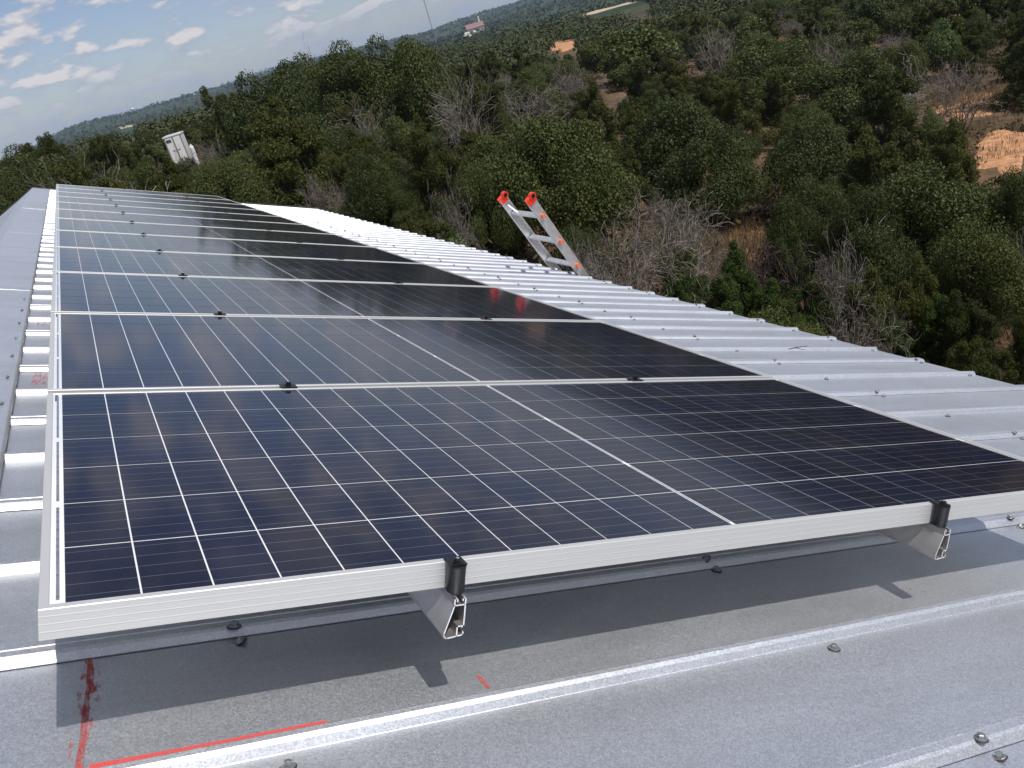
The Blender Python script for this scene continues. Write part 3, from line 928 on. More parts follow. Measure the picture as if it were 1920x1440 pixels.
# ------------------------------------------------------------------ trailer
tp_, _ = at_range(324, 262, 92.0), 0
taz = math.atan2(tp_.x-CX, tp_.y-CY)
tzg = gz(tp_.x, tp_.y)
M_TRW = mat_simple('white_trailer_paint', (0.72, 0.71, 0.68), 0, 0.35, 0.8, 0.06)
M_TRG = mat_simple('grey_trailer_trim', (0.30, 0.30, 0.29), 0.5, 0.45)
M_TYRE = mat_simple('tyre_rubber', (0.02, 0.02, 0.02), 0, 0.85)
top_z = at_range(325, 252, 92.0).z
TH_ = top_z - tzg
tr = empty('box_trailer', (tp_.x, tp_.y, tzg), (0, 0, -taz+math.radians(-7)))
tag(tr, 'white enclosed box trailer with double rear doors parked in the brush', 'trailer')
TWd, TL_ = 1.6, 3.2; zf = 0.75
m = MB(); m.box(-TWd/2, 0.0, zf, TWd/2, TL_, TH_-0.12); bevel(m.build('box_body', M_TRW, tr), 0.03)
m = MB(); m.box(-TWd/2-0.05, -0.08, TH_-0.12, TWd/2+0.05, TL_+0.05, TH_); m.build('roof_trim', M_TRW, tr)
for x in (-1, 1):
    m = MB(); m.box(min(x*TWd/2, x*(TWd/2-0.1)), -0.03, zf, max(x*TWd/2, x*(TWd/2-0.1)), -0.001, TH_-0.13); m.build('corner_post', M_TRG, tr)
    m = MB(); x0, x1 = (0.07, TWd/2-0.11) if x > 0 else (-TWd/2+0.11, -0.07)
    m.box(x0, -0.04, zf+0.05, x1, -0.002, TH_-0.2); d_ = m.build('rear_door', M_TRW, tr)
    m = MB(); m.box(x*0.12 if x > 0 else -0.35, -0.07, zf+1.15, 0.35 if x > 0 else -0.12, -0.041, zf+1.21); m.build('door_handle', M_TRG, d_)
m = MB(); m.box(-0.065, -0.035, zf, 0.065, -0.002, TH_-0.2); m.build('centre_bar', M_TRG, tr)
m = MB(); m.box(-TWd/2+0.15, -0.06, TH_-0.62, -TWd/2+0.62, -0.041, TH_-0.34); m.build('vent_plate', M_PRINT, tr)
m = MB(); m.box(-TWd/2+0.05, -0.02, zf-0.16, TWd/2-0.05, TL_, zf-0.002); m.build('chassis', M_TRG, tr)
for x in (-1, 1):
    for y in (2.6, 3.5):
        m = MB(); m.lathe([(0.2, -0.11), (0.38, -0.11), (0.40, -0.07), (0.40, 0.07), (0.38, 0.11), (0.2, 0.11)], 24)
        wv = m.build('wheel', M_TYRE, tr, loc=(x*(TWd/2-0.12), y, 0.40), rot=(0, math.pi/2, 0))
m = MB(); m.box(-0.05, TL_, zf-0.15, 0.05, TL_+1.4, zf-0.05); m.build('tow_bar', M_TRG, tr)
# white tank beside it
p_ = at_range(353, 262, 91.5); zt = gz(p_.x, p_.y)
tk = empty('water_tank', (p_.x, p_.y, zt)); tag(tk, 'small white upright tank standing at the right corner of the trailer', 'tank')
htk = at_range(352, 274, 91.5).z - zt
m = MB(); m.lathe([(0.02, htk), (0.12, htk-0.03), (0.19, htk-0.12), (0.21, htk-0.25), (0.21, 0.15), (0.19, 0.0)][::-1], 24); m.build('tank_body', M_TRW, tk, True)
m = MB(); m.lathe([(0.10, htk-0.03), (0.10, htk+0.10)], 14); m.build('tank_lid', M_TRW, tk)

# ------------------------------------------------------------------ far house, mast, water tower
hp, hr = on_ground(893, 62); 
if hp is None: hp = at_range(893, 60, 720.0); hr = 720.0
M_REDROOF = mat_simple('red_brown_roof', (0.23, 0.125, 0.11), 0, 0.7, 0.6, 0.12)
M_STONE = mat_simple('limestone_wall', (0.30, 0.28, 0.24), 0, 0.85, 0.8, 0.15)
hs = hr/720.0
haz = math.atan2(hp.x-CX, hp.y-CY)
hou = empty('farmhouse', (hp.x, hp.y, gz(hp.x, hp.y)), (0, 0, -haz+0.12)); tag(hou, 'distant house with a long red brown roof on the wooded slope', 'house')
Lh, Dh, Hh = 6.6*hs, 4.0*hs, 2.8*hs
lift_h = 0.9*hs
m = MB(); m.box(-Lh, -Dh, 0, Lh, Dh, Hh+lift_h); m.build('wall', M_STONE, hou)
m = MB(); z1 = Hh+lift_h+0.02; z2 = z1+3.4*hs
m.add([(-Lh-0.6, -Dh-0.6, z1), (Lh+0.6, -Dh-0.6, z1), (Lh+0.6, Dh+0.6, z1), (-Lh-0.6, Dh+0.6, z1), (-Lh-0.6, 0, z2), (Lh+0.6, 0, z2)], [(0, 1, 5, 4), (2, 3, 4, 5), (0, 4, 3), (1, 2, 5), (3, 2, 1, 0)])
rf = m.build('roof', M_REDROOF, hou)
m = MB(); m.box(Lh*0.62, 0.5, z1+0.6, Lh*0.62+0.9*hs, 1.6*hs, z2+3.8*hs); m.build('chimney', M_TRW, rf)
for x in (-0.6, -0.15, 0.35, 0.75):
    m = MB(); m.box(x*Lh-0.7, -Dh-0.05, lift_h+1.0, x*Lh+0.7, -Dh-0.005, lift_h+2.6); m.build('window', mat_simple('dark_glass', (0.03, 0.04, 0.05), 0, 0.1), hou)
M_ROCK = mat_simple('pale_limestone', (0.55, 0.53, 0.47), 0, 0.9, 1.0, 0.2)
for i, (px, py) in enumerate([(874, 73), (880, 70), (884, 74), (892, 67), (876, 71)]):
    q, qr = on_ground(px, py+1)
    if q is None: continue
    rk = MB(); s_ = qr/720*1.5; rk.lathe([(0.3*s_, -0.2), (1.0*s_, 0.3), (0.9*s_, 1.0*s_), (0.35*s_, 1.5*s_)], 7, rot=i)
    o = rk.build('boulder', M_ROCK, None, loc=(q.x, q.y, q.z+1.2*s_)); tag(o, 'pale limestone boulder in the brush below the red roofed house', 'boulder', 'pale boulders below the distant house')
# radio mast
mp = at_range(817, 78, 1400.0); mz = gz(mp.x, mp.y)
ms = empty('radio_mast', (mp.x, mp.y, mz)); tag(ms, 'thin guyed lattice radio mast rising above the skyline', 'mast')
M_MAST = mat_simple('mast_steel', (0.22, 0.22, 0.23), 0.3, 0.6)
m = MB(); H_ = 118.0; r_ = 0.75
leg = [Vector((r_*math.cos(a), r_*math.sin(a), 0)) for a in (0.3, 2.394, 4.489)]
for q in leg: m.tube([q, q+Vector((0, 0, H_))], 0.16, 4)
z_ = 0
while z_ < H_-2:
    for i in range(3):
        m.tube([leg[i]+Vector((0, 0, z_)), leg[(i+1) % 3]+Vector((0, 0, z_+2.0))], 0.06, 3)
    z_ += 2.0
m.build('lattice', M_MAST, ms)
for i in range(3):
    a = 0.3+i*2.094
    for h_ in (40, 80, 116):
        g_ = MB(); g_.tube([(0, 0, h_), (70*math.cos(a), 70*math.sin(a), -2)], 0.035, 3); g_.build('guy_wire', M_MAST, ms)
# water tower on the ridge
wp = at_range(253, 215, 3900.0); wz = gz(wp.x, wp.y)
wt = empty('water_tower', (wp.x, wp.y, wz)); tag(wt, 'tiny white water tower on the distant ridge at upper left', 'water tower')
topz = at_range(252, 201, 3900.0).z - wz
M_WT = mat_simple('pale_steel_tank', (0.70, 0.72, 0.74), 0.1, 0.5)
m = MB(); c_ = topz-4.5; m.lathe([(0.5, c_-4.5), (4.5, c_-3.2), (6.6, c_), (6.0, c_+2), (3.0, c_+4), (0.3, c_+4.6)], 16); m.build('tank', M_WT, wt, True)
for k in range(4):
    a = k*math.pi/2+0.5; m = MB(); m.tube([(4.2*math.cos(a), 4.2*math.sin(a), c_-2.5), (5.6*math.cos(a), 5.6*math.sin(a), -3)], 0.45, 5); m.build('leg', M_WT, wt)
m = MB(); m.tube([(0, 0, c_-4), (0, 0, -3)], 0.8, 6); m.build('riser_pipe', M_WT, wt)

# ------------------------------------------------------------------ vegetation prototypes
def leaves(centers, normals, size, aspect=1.6, rng=RNG, up=0.0):
    n = len(centers)
    t = rng.normal(size=(n, 3)); t[:, 2] += up*2
    t -= normals*np.sum(t*normals, 1)[:, None]*(0.85)
    t /= np.linalg.norm(t, axis=1)[:, None]
    b = np.cross(normals, t); b /= np.linalg.norm(b, axis=1)[:, None]+1e-9
    s = size*rng.uniform(0.6, 1.35, n)[:, None]
    v = np.stack([centers - t*s*aspect/2, centers + b*s/2 - t*s*0.1, centers + t*s*aspect/2, centers - b*s/2 - t*s*0.1], 1)
    return v.reshape(-1, 3), np.arange(n*4).reshape(n, 4)
def blob_points(rng, blobs, n, shell=0.66):
    w = np.array([b[3]**2 for b in blobs]); w = w/w.sum()
    idx = rng.choice(len(blobs), n, p=w); B = np.array(blobs)[idx]
    d = rng.normal(size=(n, 3)); d /= np.linalg.norm(d, axis=1)[:, None]
    rr = (shell + (1-shell)*rng.random(n)**0.6)*(1+0.085*rng.normal(size=n))
    c = B[:, :3] + d*rr[:, None]*B[:, 3:4]*np.array([1, 1, 0.8])
    nrm = d*0.7 + rng.normal(size=(n, 3))*0.6; nrm[:, 2] += 0.25
    nrm /= np.linalg.norm(nrm, axis=1)[:, None]
    return c, nrm
def limb_mesh(rng, blobs, base_r, trunk_h, mat, nlimb=9):
    m = MB()
    top = Vector((rng.normal()*0.06, rng.normal()*0.06, trunk_h))
    m.tube([(0, 0, -0.06), (0.01, 0, trunk_h*0.4), top], [base_r*1.25, base_r, base_r*0.8], 8)
    order = rng.permutation(len(blobs))[:nlimb]
    for i in order:
        b = blobs[i]; e = Vector(b[:3]); mid = top.lerp(e, 0.5)+Vector((rng.normal()*0.05, rng.normal()*0.05, -0.03))
        m.tube([top - Vector((0, 0, trunk_h*0.15)), mid, e], [base_r*0.55, base_r*0.32, base_r*0.08], 6)
    return m.mesh('trunk', mat)
def oak_proto(seed, nleaf, lsize, nb=27):
    # unit crown: half width 1, total height about 1.75
    rng = np.random.default_rng(seed); blobs = []
    for k in range(nb):
        a = rng.uniform(0, 6.283); q = math.sqrt(rng.random()); z = rng.random()
        rad_ = 0.78*q*(1-0.45*z*z)
        blobs.append((rad_*math.cos(a), rad_*math.sin(a), 0.36+1.08*z*(1-0.42*q*q), rng.uniform(0.15, 0.40)))
    c, nrm = blob_points(rng, blobs, nleaf)
    v, f = leaves(c, nrm, lsize, 1.5, rng)
    return np_mesh('oak_crown', v, f, M_OAK), limb_mesh(rng, blobs, 0.055, 0.5, M_BARK)
def juniper_proto(seed, nleaf, lsize, mat, conical=0.5, nb=34, name='juniper_crown'):
    rng = np.random.default_rng(seed); blobs = []
    tips = [(rng.uniform(-.35, .35), rng.uniform(-.35, .35), rng.uniform(1.3, 1.85)) for _ in range(5)]
    for k in range(nb):
        z = rng.random()**1.15; a = rng.uniform(0, 6.283)
        R = (0.86*(1-conical*z))*(0.45+0.55*rng.random())
        tx, ty, _ = tips[k % 5]
        blobs.append((R*math.cos(a)*(1-z*0.5)+tx*z, R*math.sin(a)*(1-z*0.5)+ty*z, 0.14+1.45*z, rng.uniform(0.15, 0.30)*(1-0.35*z)))
    for t_ in tips:
        for q in range(2): blobs.append((t_[0], t_[1], t_[2]-0.16*q, 0.11+0.05*q))
    c, nrm = blob_points(rng, blobs, nleaf, 0.45)
    v, f = leaves(c, nrm, lsize, 3.2, rng, up=0.55)
    return np_mesh(name, v, f, mat), limb_mesh(rng, blobs, 0.045, 0.28, M_BARK, 12)
def bare_proto(seed, depth, mat, name, spread=0.66, stems=5, minr=0.0030, lean=0.0):
    rng = np.random.default_rng(seed); S = []
    def grow(p, d, L, r, lev):
        nseg = 3 if lev < depth-1 else 2
        for i in range(nseg):
            d2 = d + rng.normal(size=3)*0.27; d2[2] += 0.05*(1 if lev < 2 else 0.2); d2 /= np.linalg.norm(d2)
            q = p + d2*L/nseg; r2 = max(r*0.82, minr)
            S.append((p, q, r, r2)); p = q; d = d2; r = r2
            if lev < depth:
                kk = 1 if rng.random() < 0.6 else 2
                for _ in range(kk):
                    s = rng.normal(size=3); s -= d*np.dot(s, d); s /= np.linalg.norm(s)
                    nd = d*(1-spread*0.55)+s*spread*rng.uniform(0.6, 1.2); nd[2] += 0.08; nd /= np.linalg.norm(nd)
                    grow(p, nd, L*rng.uniform(0.55, 0.8), max(r*0.62, minr), lev+1)
    for k in range(stems):
        a = rng.uniform(0, 6.283); tl_ = rng.uniform(0.2, 0.75)
        d = np.array([math.cos(a)*tl_+lean, math.sin(a)*tl_, 1.0]); d /= np.linalg.norm(d)
        grow(np.array([rng.normal()*0.05, rng.normal()*0.05, -0.03]), d, rng.uniform(0.55, 0.80), rng.uniform(0.014, 0.026), 0)
    A = np.array([s[0] for s in S]); B = np.array([s[1] for s in S]); ra = np.array([s[2] for s in S]); rb = np.array([s[3] for s in S])
    D = B-A; D /= np.linalg.norm(D, axis=1)[:, None]+1e-9
    t1 = np.cross(D, np.array([0.31, 0.17, 0.93])); t1 /= np.linalg.norm(t1, axis=1)[:, None]+1e-9; t2 = np.cross(D, t1)
    vs = []
    for base, r in ((A, ra), (B, rb)):
        for k in range(3):
            a = 2*math.pi*k/3; vs.append(base + (t1*math.cos(a)+t2*math.sin(a))*r[:, None])
    V = np.stack(vs, 1)
    n = len(S); off = np.arange(n)[:, None]*6
    f = np.concatenate([off+np.array([[k, (k+1) % 3, (k+1) % 3+3, k+3]]) for k in range(3)])
    return np_mesh(name, V.reshape(-1, 3), f, mat)

PR = {
 'oak_n': [oak_proto(s, 60000, 0.0175) for s in (1, 2)],
 'oak_m': [oak_proto(s, 38000, 0.021) for s in (4, 5, 6)],
 'oak_f': [oak_proto(s, 7000, 0.05, 24) for s in (8, 9)],
 'jun_n': [juniper_proto(s, 42000, 0.0135, M_JUN) for s in (11, 12)],
 'jun_m': [juniper_proto(s, 26000, 0.018, M_JUN, 0.4) for s in (13, 14, 15)],
 'jun_f': [juniper_proto(s, 7000, 0.036, M_JUN, 0.4, 24) for s in (16, 17)],
 'ced_n': [juniper_proto(s, 42000, 0.0150, M_CEDAR, 0.42, name='cedar_crown') for s in (21, 22)],
 'pal_m': [oak_proto(s, 14000, 0.034) for s in (31,)],
 'bare_n': [bare_proto(s, 4, M_TWIG, 'dead_branches') for s in (41, 42, 43, 49)],
 'bare_m': [bare_proto(s, 3 if s != 50 else 4, M_TWIG, 'dead_branches', minr=0.0028, stems=9) for s in (44, 45, 46, 50)],
 'sil_m': [bare_proto(47, 3, M_TWIGP, 'silver_branches', minr=0.0035, stems=11)],
 'red_n': [bare_proto(48, 4, M_TWIGR, 'reddish_branches', 0.5, 3, lean=0.25)],
}
for cr, _ in PR['pal_m']: cr.materials[0] = M_PALE
tm = MB(); tm.tube([(0, 0, -0.08), (0.01, 0.0, 0.10), (0.0, 0.02, 0.22)], [0.05, 0.042, 0.026], 7)
STUMP = tm.mesh('trunk', M_TWIG)
KIND = {'oak': ('live_oak', 'tree'), 'jun': ('juniper_tree', 'tree'), 'ced': ('young_cedar', 'shrub'), 'pal': ('pale_green_shrub', 'shrub'),
        'bare': ('bare_shrub', 'shrub'), 'sil': ('bare_shrub', 'shrub'), 'red': ('bare_shrub', 'shrub')}
count = {}
TREES = []
def plant(kind, x, y, halfw, height, label, group, r, lift=0.0, variant=None):
    key = kind + ('_n' if r < 32 else '_m' if r < 75 else '_f')
    if key not in PR: key = [q for q in (kind+'_m', kind+'_n') if q in PR][0]
    lst = PR[key]; i = count.get(key, 0); count[key] = i+1
    me = lst[(i if variant is None else variant) % len(lst)]
    z = gz(x, y)
    e = empty(KIND[kind][0], (x, y, z+lift), (random.uniform(-.05, .05), random.uniform(-.05, .05), random.uniform(0, 6.28)))
    tag(e, label, KIND[kind][1], group)
    if kind in ('bare', 'sil', 'red'):
        sx = halfw/0.95; sz = height/1.65
        b = link('branches', me, e); b.scale = (sx, sx, sz)
        b = link('trunk', STUMP, e); b.scale = (sx, sx, sz)
    else:
        sz = height/(1.50 if kind == 'oak' else 1.72)
        c = link('crown', me[0], e); c.scale = (halfw, halfw, sz)
        t = link('trunk', me[1], e); t.scale = (halfw, halfw, sz)
    TREES.append((x, y, halfw, height)); return e

# hand placed: (kind, px centre, py top, width px, height m, label)
def place(kind, px, pyt, wpx, H, label, group=None, variant=None):
    d = ray(px, pyt); h = math.hypot(d.x, d.y); ux, uy, sl = d.x/h, d.y/h, d.z/h
    wide = {'oak': 1.15, 'jun': 1.0, 'ced': 1.0, 'pal': 0.8, 'bare': 1.1, 'sil': 1.1, 'red': 1.0}[kind]*H
    best = None; r = 8.0
    while r < 95:
        x, y = CX+ux*r, CY+uy*r
        if not (x < 4.6 and y < 16.2):
            hr_ = CZ+sl*r - gz(x, y)
            if hr_ > 0.8:
                cost = abs(hr_-H)/H + 0.8*abs(math.log(wpx*r/F/wide))
                if best is None or cost < best[0]: best = (cost, r, hr_)
        r += 0.25
    if best is None: return None
    _, r, Hh_ = best
    if kind in ('bare', 'sil', 'red'):
        r2 = r*0.87
        x, y = CX+ux*r2, CY+uy*r2
        if not (x < 4.6 and y < 16.2): r = r2; Hh_ = CZ+sl*r - gz(x, y)
    x, y = CX+ux*r, CY+uy*r
    hw = wpx/2*r/F
    plant(kind, x, y, hw, Hh_, label, group, r, variant=variant)
    return r
BG = 'bare grey shrubs in the brush'; OG = 'live oaks in the brush'; JG = 'junipers in the brush'; CG = 'young cedars beyond the eave'
H = [
 ('oak', 1005, 192, 330, 4.6, 'broad dark green live oak directly behind the ladder', OG),
 ('oak', 1245, 172, 250, 4.6, 'round live oak right of the ladder, behind the big bare shrub', OG),
 ('oak', 1740, 318, 330, 4.4, 'large glossy leaved live oak nearest the right edge', OG),
 ('oak', 1595, 335, 170, 4.0, 'mid sized live oak left of the large glossy one', OG),
 ('oak', 1905, 330, 150, 4.2, 'glossy live oak cut off by the right edge of the photo', OG),
 ('oak', 1320, 230, 210, 4.2, 'live oak crown touching the bare shrubs, centre right', OG),
 ('oak', 1180, 40, 170, 4.8, 'dark live oak high on the slope above the ladder', OG),
 ('oak', 1420, 55, 240, 5.2, 'tall dark live oak at upper right centre', OG),
 ('oak', 1580, 90, 230, 5.0, 'wide dark live oak left of the whitish bare shrub', OG),
 ('oak', 1500, 215, 220, 4.4, 'dark live oak in the middle of the right hand slope', OG),
 ('jun', 1655, 150, 190, 4.6, 'dark juniper below the whitish bare shrub', JG),
 ('jun', 1640, 240, 190, 4.2, 'olive juniper left of the dirt clearing', JG),
 ('jun', 1770, 228, 120, 3.4, 'feathery juniper standing between the two dirt patches', JG),
 ('pal', 1745, 195, 60, 3.0, 'bright light green shrub left of the dirt track', None),
 ('jun', 1920, 40, 120, 4.4, 'juniper at the right edge above the dirt track', JG),
 ('jun', 1895, 330, 110, 2.8, 'juniper at the right edge under the dirt clearing', JG),
 ('ced', 1275, 490, 170, 2.3, 'young bright cedar just beyond the eave, left of the group', CG),
 ('ced', 1375, 474, 170, 2.6, 'young cedar with several pointed tips beyond the eave', CG),
 ('ced', 1490, 466, 170, 2.8, 'tallest young cedar beyond the eave', CG),
 ('ced', 1440, 535, 180, 2.0, 'low young cedar close to the eave edge', CG),
 ('ced', 1335, 535, 170, 2.0, 'low bushy cedar against the ends of the ribs', CG),
 ('jun', 1590, 525, 200, 2.8, 'low olive juniper beyond the eave right of the bare thicket', JG),
 ('ced', 1665, 600, 150, 2.0, 'small green cedar by the eave at right', CG),
 ('ced', 1745, 580, 170, 2.4, 'small green cedar below the large glossy oak', CG),
 ('jun', 1815, 560, 170, 2.9, 'dense juniper at right beyond the eave', JG),
 ('jun', 1905, 590, 140, 2.9, 'juniper at the far right beyond the eave', JG),
 ('jun', 1700, 500, 170, 3.2, 'juniper under the glossy oak', JG),
 ('bare', 1135, 345, 260, 3.6, 'large bare grey shrub right of the ladder', BG),
 ('bare', 1240, 325, 240, 3.9, 'largest tangle of bare grey branches between ladder and cedars', BG),
 ('bare', 1060, 400, 140, 2.8, 'bare shrub directly behind the ladder foot', BG),
 ('red', 1425, 392, 180, 3.2, 'reddish bare shrub with a dark slanting stem', None),
 ('bare', 1575, 400, 170, 3.2, 'bare shrub between the cedars and the glossy oak', BG),
 ('bare', 1570, 500, 190, 2.8, 'bare thicket beyond the eave at right', BG),
 ('bare', 1330, 380, 160, 3.0, 'bare shrub above the young cedars', BG),
 ('bare', 1890, 395, 110, 3.0, 'bare branches at the right edge beside the glossy oak', BG),
 ('bare', 800, 318, 120, 2.9, 'bare shrub with forked pale stems left of the ladder', BG),
 ('bare', 905, 420, 160, 2.2, 'low bare brush behind the roof ribs left of the ladder', BG),
 ('sil', 1665, 78, 110, 3.4, 'whitish bare shrub on the upper right slope', None),
 ('bare', 1790, 62, 110, 4.0, 'bare shrub at upper right above the dirt track', BG),
 ('bare', 1545, 25, 120, 4.0, 'bare grey treetop near the top edge of the photo', BG),
 ('bare', 1330, 20, 130, 4.2, 'bare grey tree on the high slope left of the dark oak', BG),
 ('bare', 1060, 92, 90, 4.0, 'bare grey shrub standing below the orange dirt bank', BG),
 ('bare', 965, 128, 170, 3.6, 'long thicket of bare grey branches behind the broad oak', BG),
 ('bare', 640, 150, 150, 4.4, 'bare grey tree in the gap between the two dark tree clusters', BG),
 ('bare', 825, 92, 160, 4.4, 'bare grey brown tree right of the tall dark oaks', BG),
 ('bare', 615, 305, 90, 2.2, 'small bare shrub behind the far corner of the roof', BG),
 ('bare', 560, 300, 70, 2.4, 'small bare shrub under the left tree cluster', BG),
 ('bare', 560, 70, 120, 5.4, 'bare treetop against the sky between the oak clusters', BG),
 ('sil', 235, 300, 150, 2.6, 'pale dead branches in front of the trailer', None),
 ('bare', 95, 254, 170, 4.6, 'bare grey treetop against the sky at far left', BG),
 ('bare', 165, 285, 130, 3.6, 'bare brown shrub behind the ridge at left', BG),
 ('bare', 410, 225, 110, 3.6, 'bare brown shrub right of the trailer', BG),
 ('oak', 25, 285, 140, 4.6, 'dark live oak at the left edge of the photo', OG),
 ('jun', 45, 330, 120, 3.6, 'dark juniper beyond the ridge at the left edge', JG),
 ('jun', 205, 262, 120, 4.2, 'green juniper left of the trailer', JG),
 ('oak', 375, 288, 190, 3.1, 'live oak in front of the trailer', OG),
 ('oak', 320, 318, 110, 2.4, 'low green oak just past the far end of the array', OG),
 ('oak', 470, 118, 220, 5.6, 'left dark live oak rising above the horizon', OG),
 ('jun', 520, 185, 230, 4.8, 'wide olive juniper in the left tree cluster', JG),
 ('oak', 430, 180, 120, 4.6, 'live oak at the left side of the tree cluster', OG),
 ('oak', 640, 66, 200, 5.8, 'tall dark live oak on the skyline, left of the pair', OG),
 ('oak', 708, 52, 210, 6.0, 'tallest dark live oak on the skyline', OG),
 ('oak', 770, 150, 130, 4.8, 'dark live oak under the tallest one', OG),
 ('oak', 690, 170, 140, 4.6, 'shaded live oak below the skyline pair', OG),
 ('oak', 595, 215, 130, 4.0, 'live oak behind the bare grey tree', OG),
 ('oak', 685, 288, 160, 2.9, 'bushy live oak behind the far end of the roof ribs', OG),
 ('jun', 760, 235, 130, 3.4, 'olive juniper left of the bare forked shrub', JG),
 ('jun', 640, 300, 90, 2.4, 'small juniper beside the brown grass', JG),
 ('oak', 860, 300, 150, 3.2, 'live oak crown left of the broad oak', OG),
 ('jun', 890, 165, 150, 3.6, 'dark juniper on the slope behind the broad oak', JG),
 ('jun', 1090, 160, 130, 3.8, 'dark juniper between the broad oak and the round oak', JG),
 ('oak', 985, 120, 110, 4.2, 'small round oak left of the bare grey shrub', OG),
 ('jun', 800, 400, 110, 1.8, 'low juniper behind the roof edge', JG),
 ('oak', 740, 345, 110, 2.0, 'low oak scrub behind the roof ribs', OG),
 ('pal', 1395, 18, 50, 3.2, 'light yellow green shrub near the top edge, centre right', None),
 ('pal', 1350, 70, 48, 2.8, 'light yellow green shrub below the bare grey tree', None),
 ('pal', 1760, 30, 80, 4.0, 'light green shrub near the top right', None),
 ('oak', 1480, 350, 150, 3.4, 'dark oak behind the reddish bare shrub', OG),
 ('oak', 1090, 260, 160, 3.8, 'dark oak between the ladder and the round oak', OG),
 ('jun', 1860, 640, 190, 2.4, 'low dense juniper hugging the eave at far right', JG),
 ('jun', 1780, 650, 150, 2.0, 'low juniper beyond the eave under the small cedars', JG),
 ('bare', 1620, 590, 150, 2.2, 'bare low shrub close to the eave at right', BG),
 ('bare', 1850, 700, 150, 2.0, 'bare low brush at the far right beside the eave', BG),
 ('ced', 1560, 585, 120, 1.8, 'low green cedar between the bare thicket and the eave', CG),
 ('ced', 1250, 540, 120, 1.6, 'small low cedar nearest the ladder', CG),
 ('bare', 1000, 470, 160, 2.0, 'bare low brush seen between the ladder rails', BG),
 ('oak', 60, 275, 170, 4.8, 'dark live oak beside the bare treetop at far left', OG),
 ('jun', 120, 320, 130, 3.4, 'juniper showing over the far gable of the roof', JG),
 ('jun', 300, 300, 120, 3.0, 'olive juniper below the trailer', JG),
 ('oak', 545, 150, 150, 5.0, 'live oak joining the left cluster to the skyline pair', OG),
 ('oak', 1640, 400, 200, 3.6, 'dark live oak under the large glossy one', OG),
 ('oak', 1830, 420, 220, 3.8, 'glossy live oak at right above the dense juniper', OG),
 ('oak', 515, 106, 180, 5.6, 'live oak on the skyline at the left of the tree clusters', OG),
 ('oak', 585, 84, 170, 5.6, 'live oak on the skyline between the two clusters', OG),
 ('oak', 610, 100, 160, 5.4, 'dark live oak filling the skyline gap', OG),
 ('oak', 765, 74, 150, 5.4, 'live oak at the right shoulder of the skyline pair', OG),
 ('jun', 415, 165, 130, 4.8, 'juniper at the left shoulder of the left cluster', JG),
 ('oak', 15, 268, 150, 5.4, 'tall dark oak at the extreme left edge', OG),
 ('jun', 75, 272, 130, 4.8, 'tall juniper between the oak and bare treetop at far left', JG),
 ('oak', 330, 292, 120, 3.2, 'low oak hiding the foot of the trailer', OG),
 ('oak', 250, 300, 150, 3.4, 'low oak scrub left of the trailer', OG),
 ('oak', 560, 250, 180, 4.2, 'shaded live oak in the left cluster', OG),
 ('oak', 490, 240, 170, 4.0, 'wide live oak below the left cluster', OG),
 ('bare', 1650, 470, 150, 2.8, 'bare grey vine tangle hanging on the glossy oak', BG),
 ('sil', 1600, 385, 110, 3.0, 'pale hanging dead branches at the left of the glossy oak', None),
 ('bare', 460, 250, 120, 3.2, 'bare brown shrub under the left cluster', BG),
 ('bare', 300, 262, 90, 3.0, 'bare twigs beside the trailer', BG),
 ('jun', 1170, 255, 120, 3.6, 'dark juniper in the hollow left of the round oak', JG),
]
for h_ in H: place(*h_)
# rust coloured dead foliage clumps
def clump(px, py, wpx, H_, label):
    p, r = on_ground(px, py+wpx*0.5)
    if p is None: return
    rng = np.random.default_rng(int(px)); hw = wpx/2*r/F
    blobs = [(rng.normal()*0.3, rng.normal()*0.3, 0.5+rng.random()*0.5, 0.35) for _ in range(7)]
    c, nrm = blob_points(rng, blobs, 1800); v, f = leaves(c, nrm, 0.07, 1.8, rng)
    o = link('dead_foliage', np_mesh('dead_foliage', v*np.array([hw, hw, hw*1.3]), f, M_RUST), None, (p.x, p.y, p.z+0.02))
    tag(o, label, 'dead branch', 'clumps of dead brown foliage')
clump(1350, 405, 40, 1.0, 'larger clump of dead orange brown foliage above the young cedars')
clump(1375, 412, 30, 1.0, 'smaller clump of dead orange brown foliage beside the larger one')
clump(832, 400, 24, 1.0, 'round clump of dead brown foliage on the forked bare shrub')
clump(1525, 330, 40, 1.0, 'dead brown foliage beside the dark oak trunk')

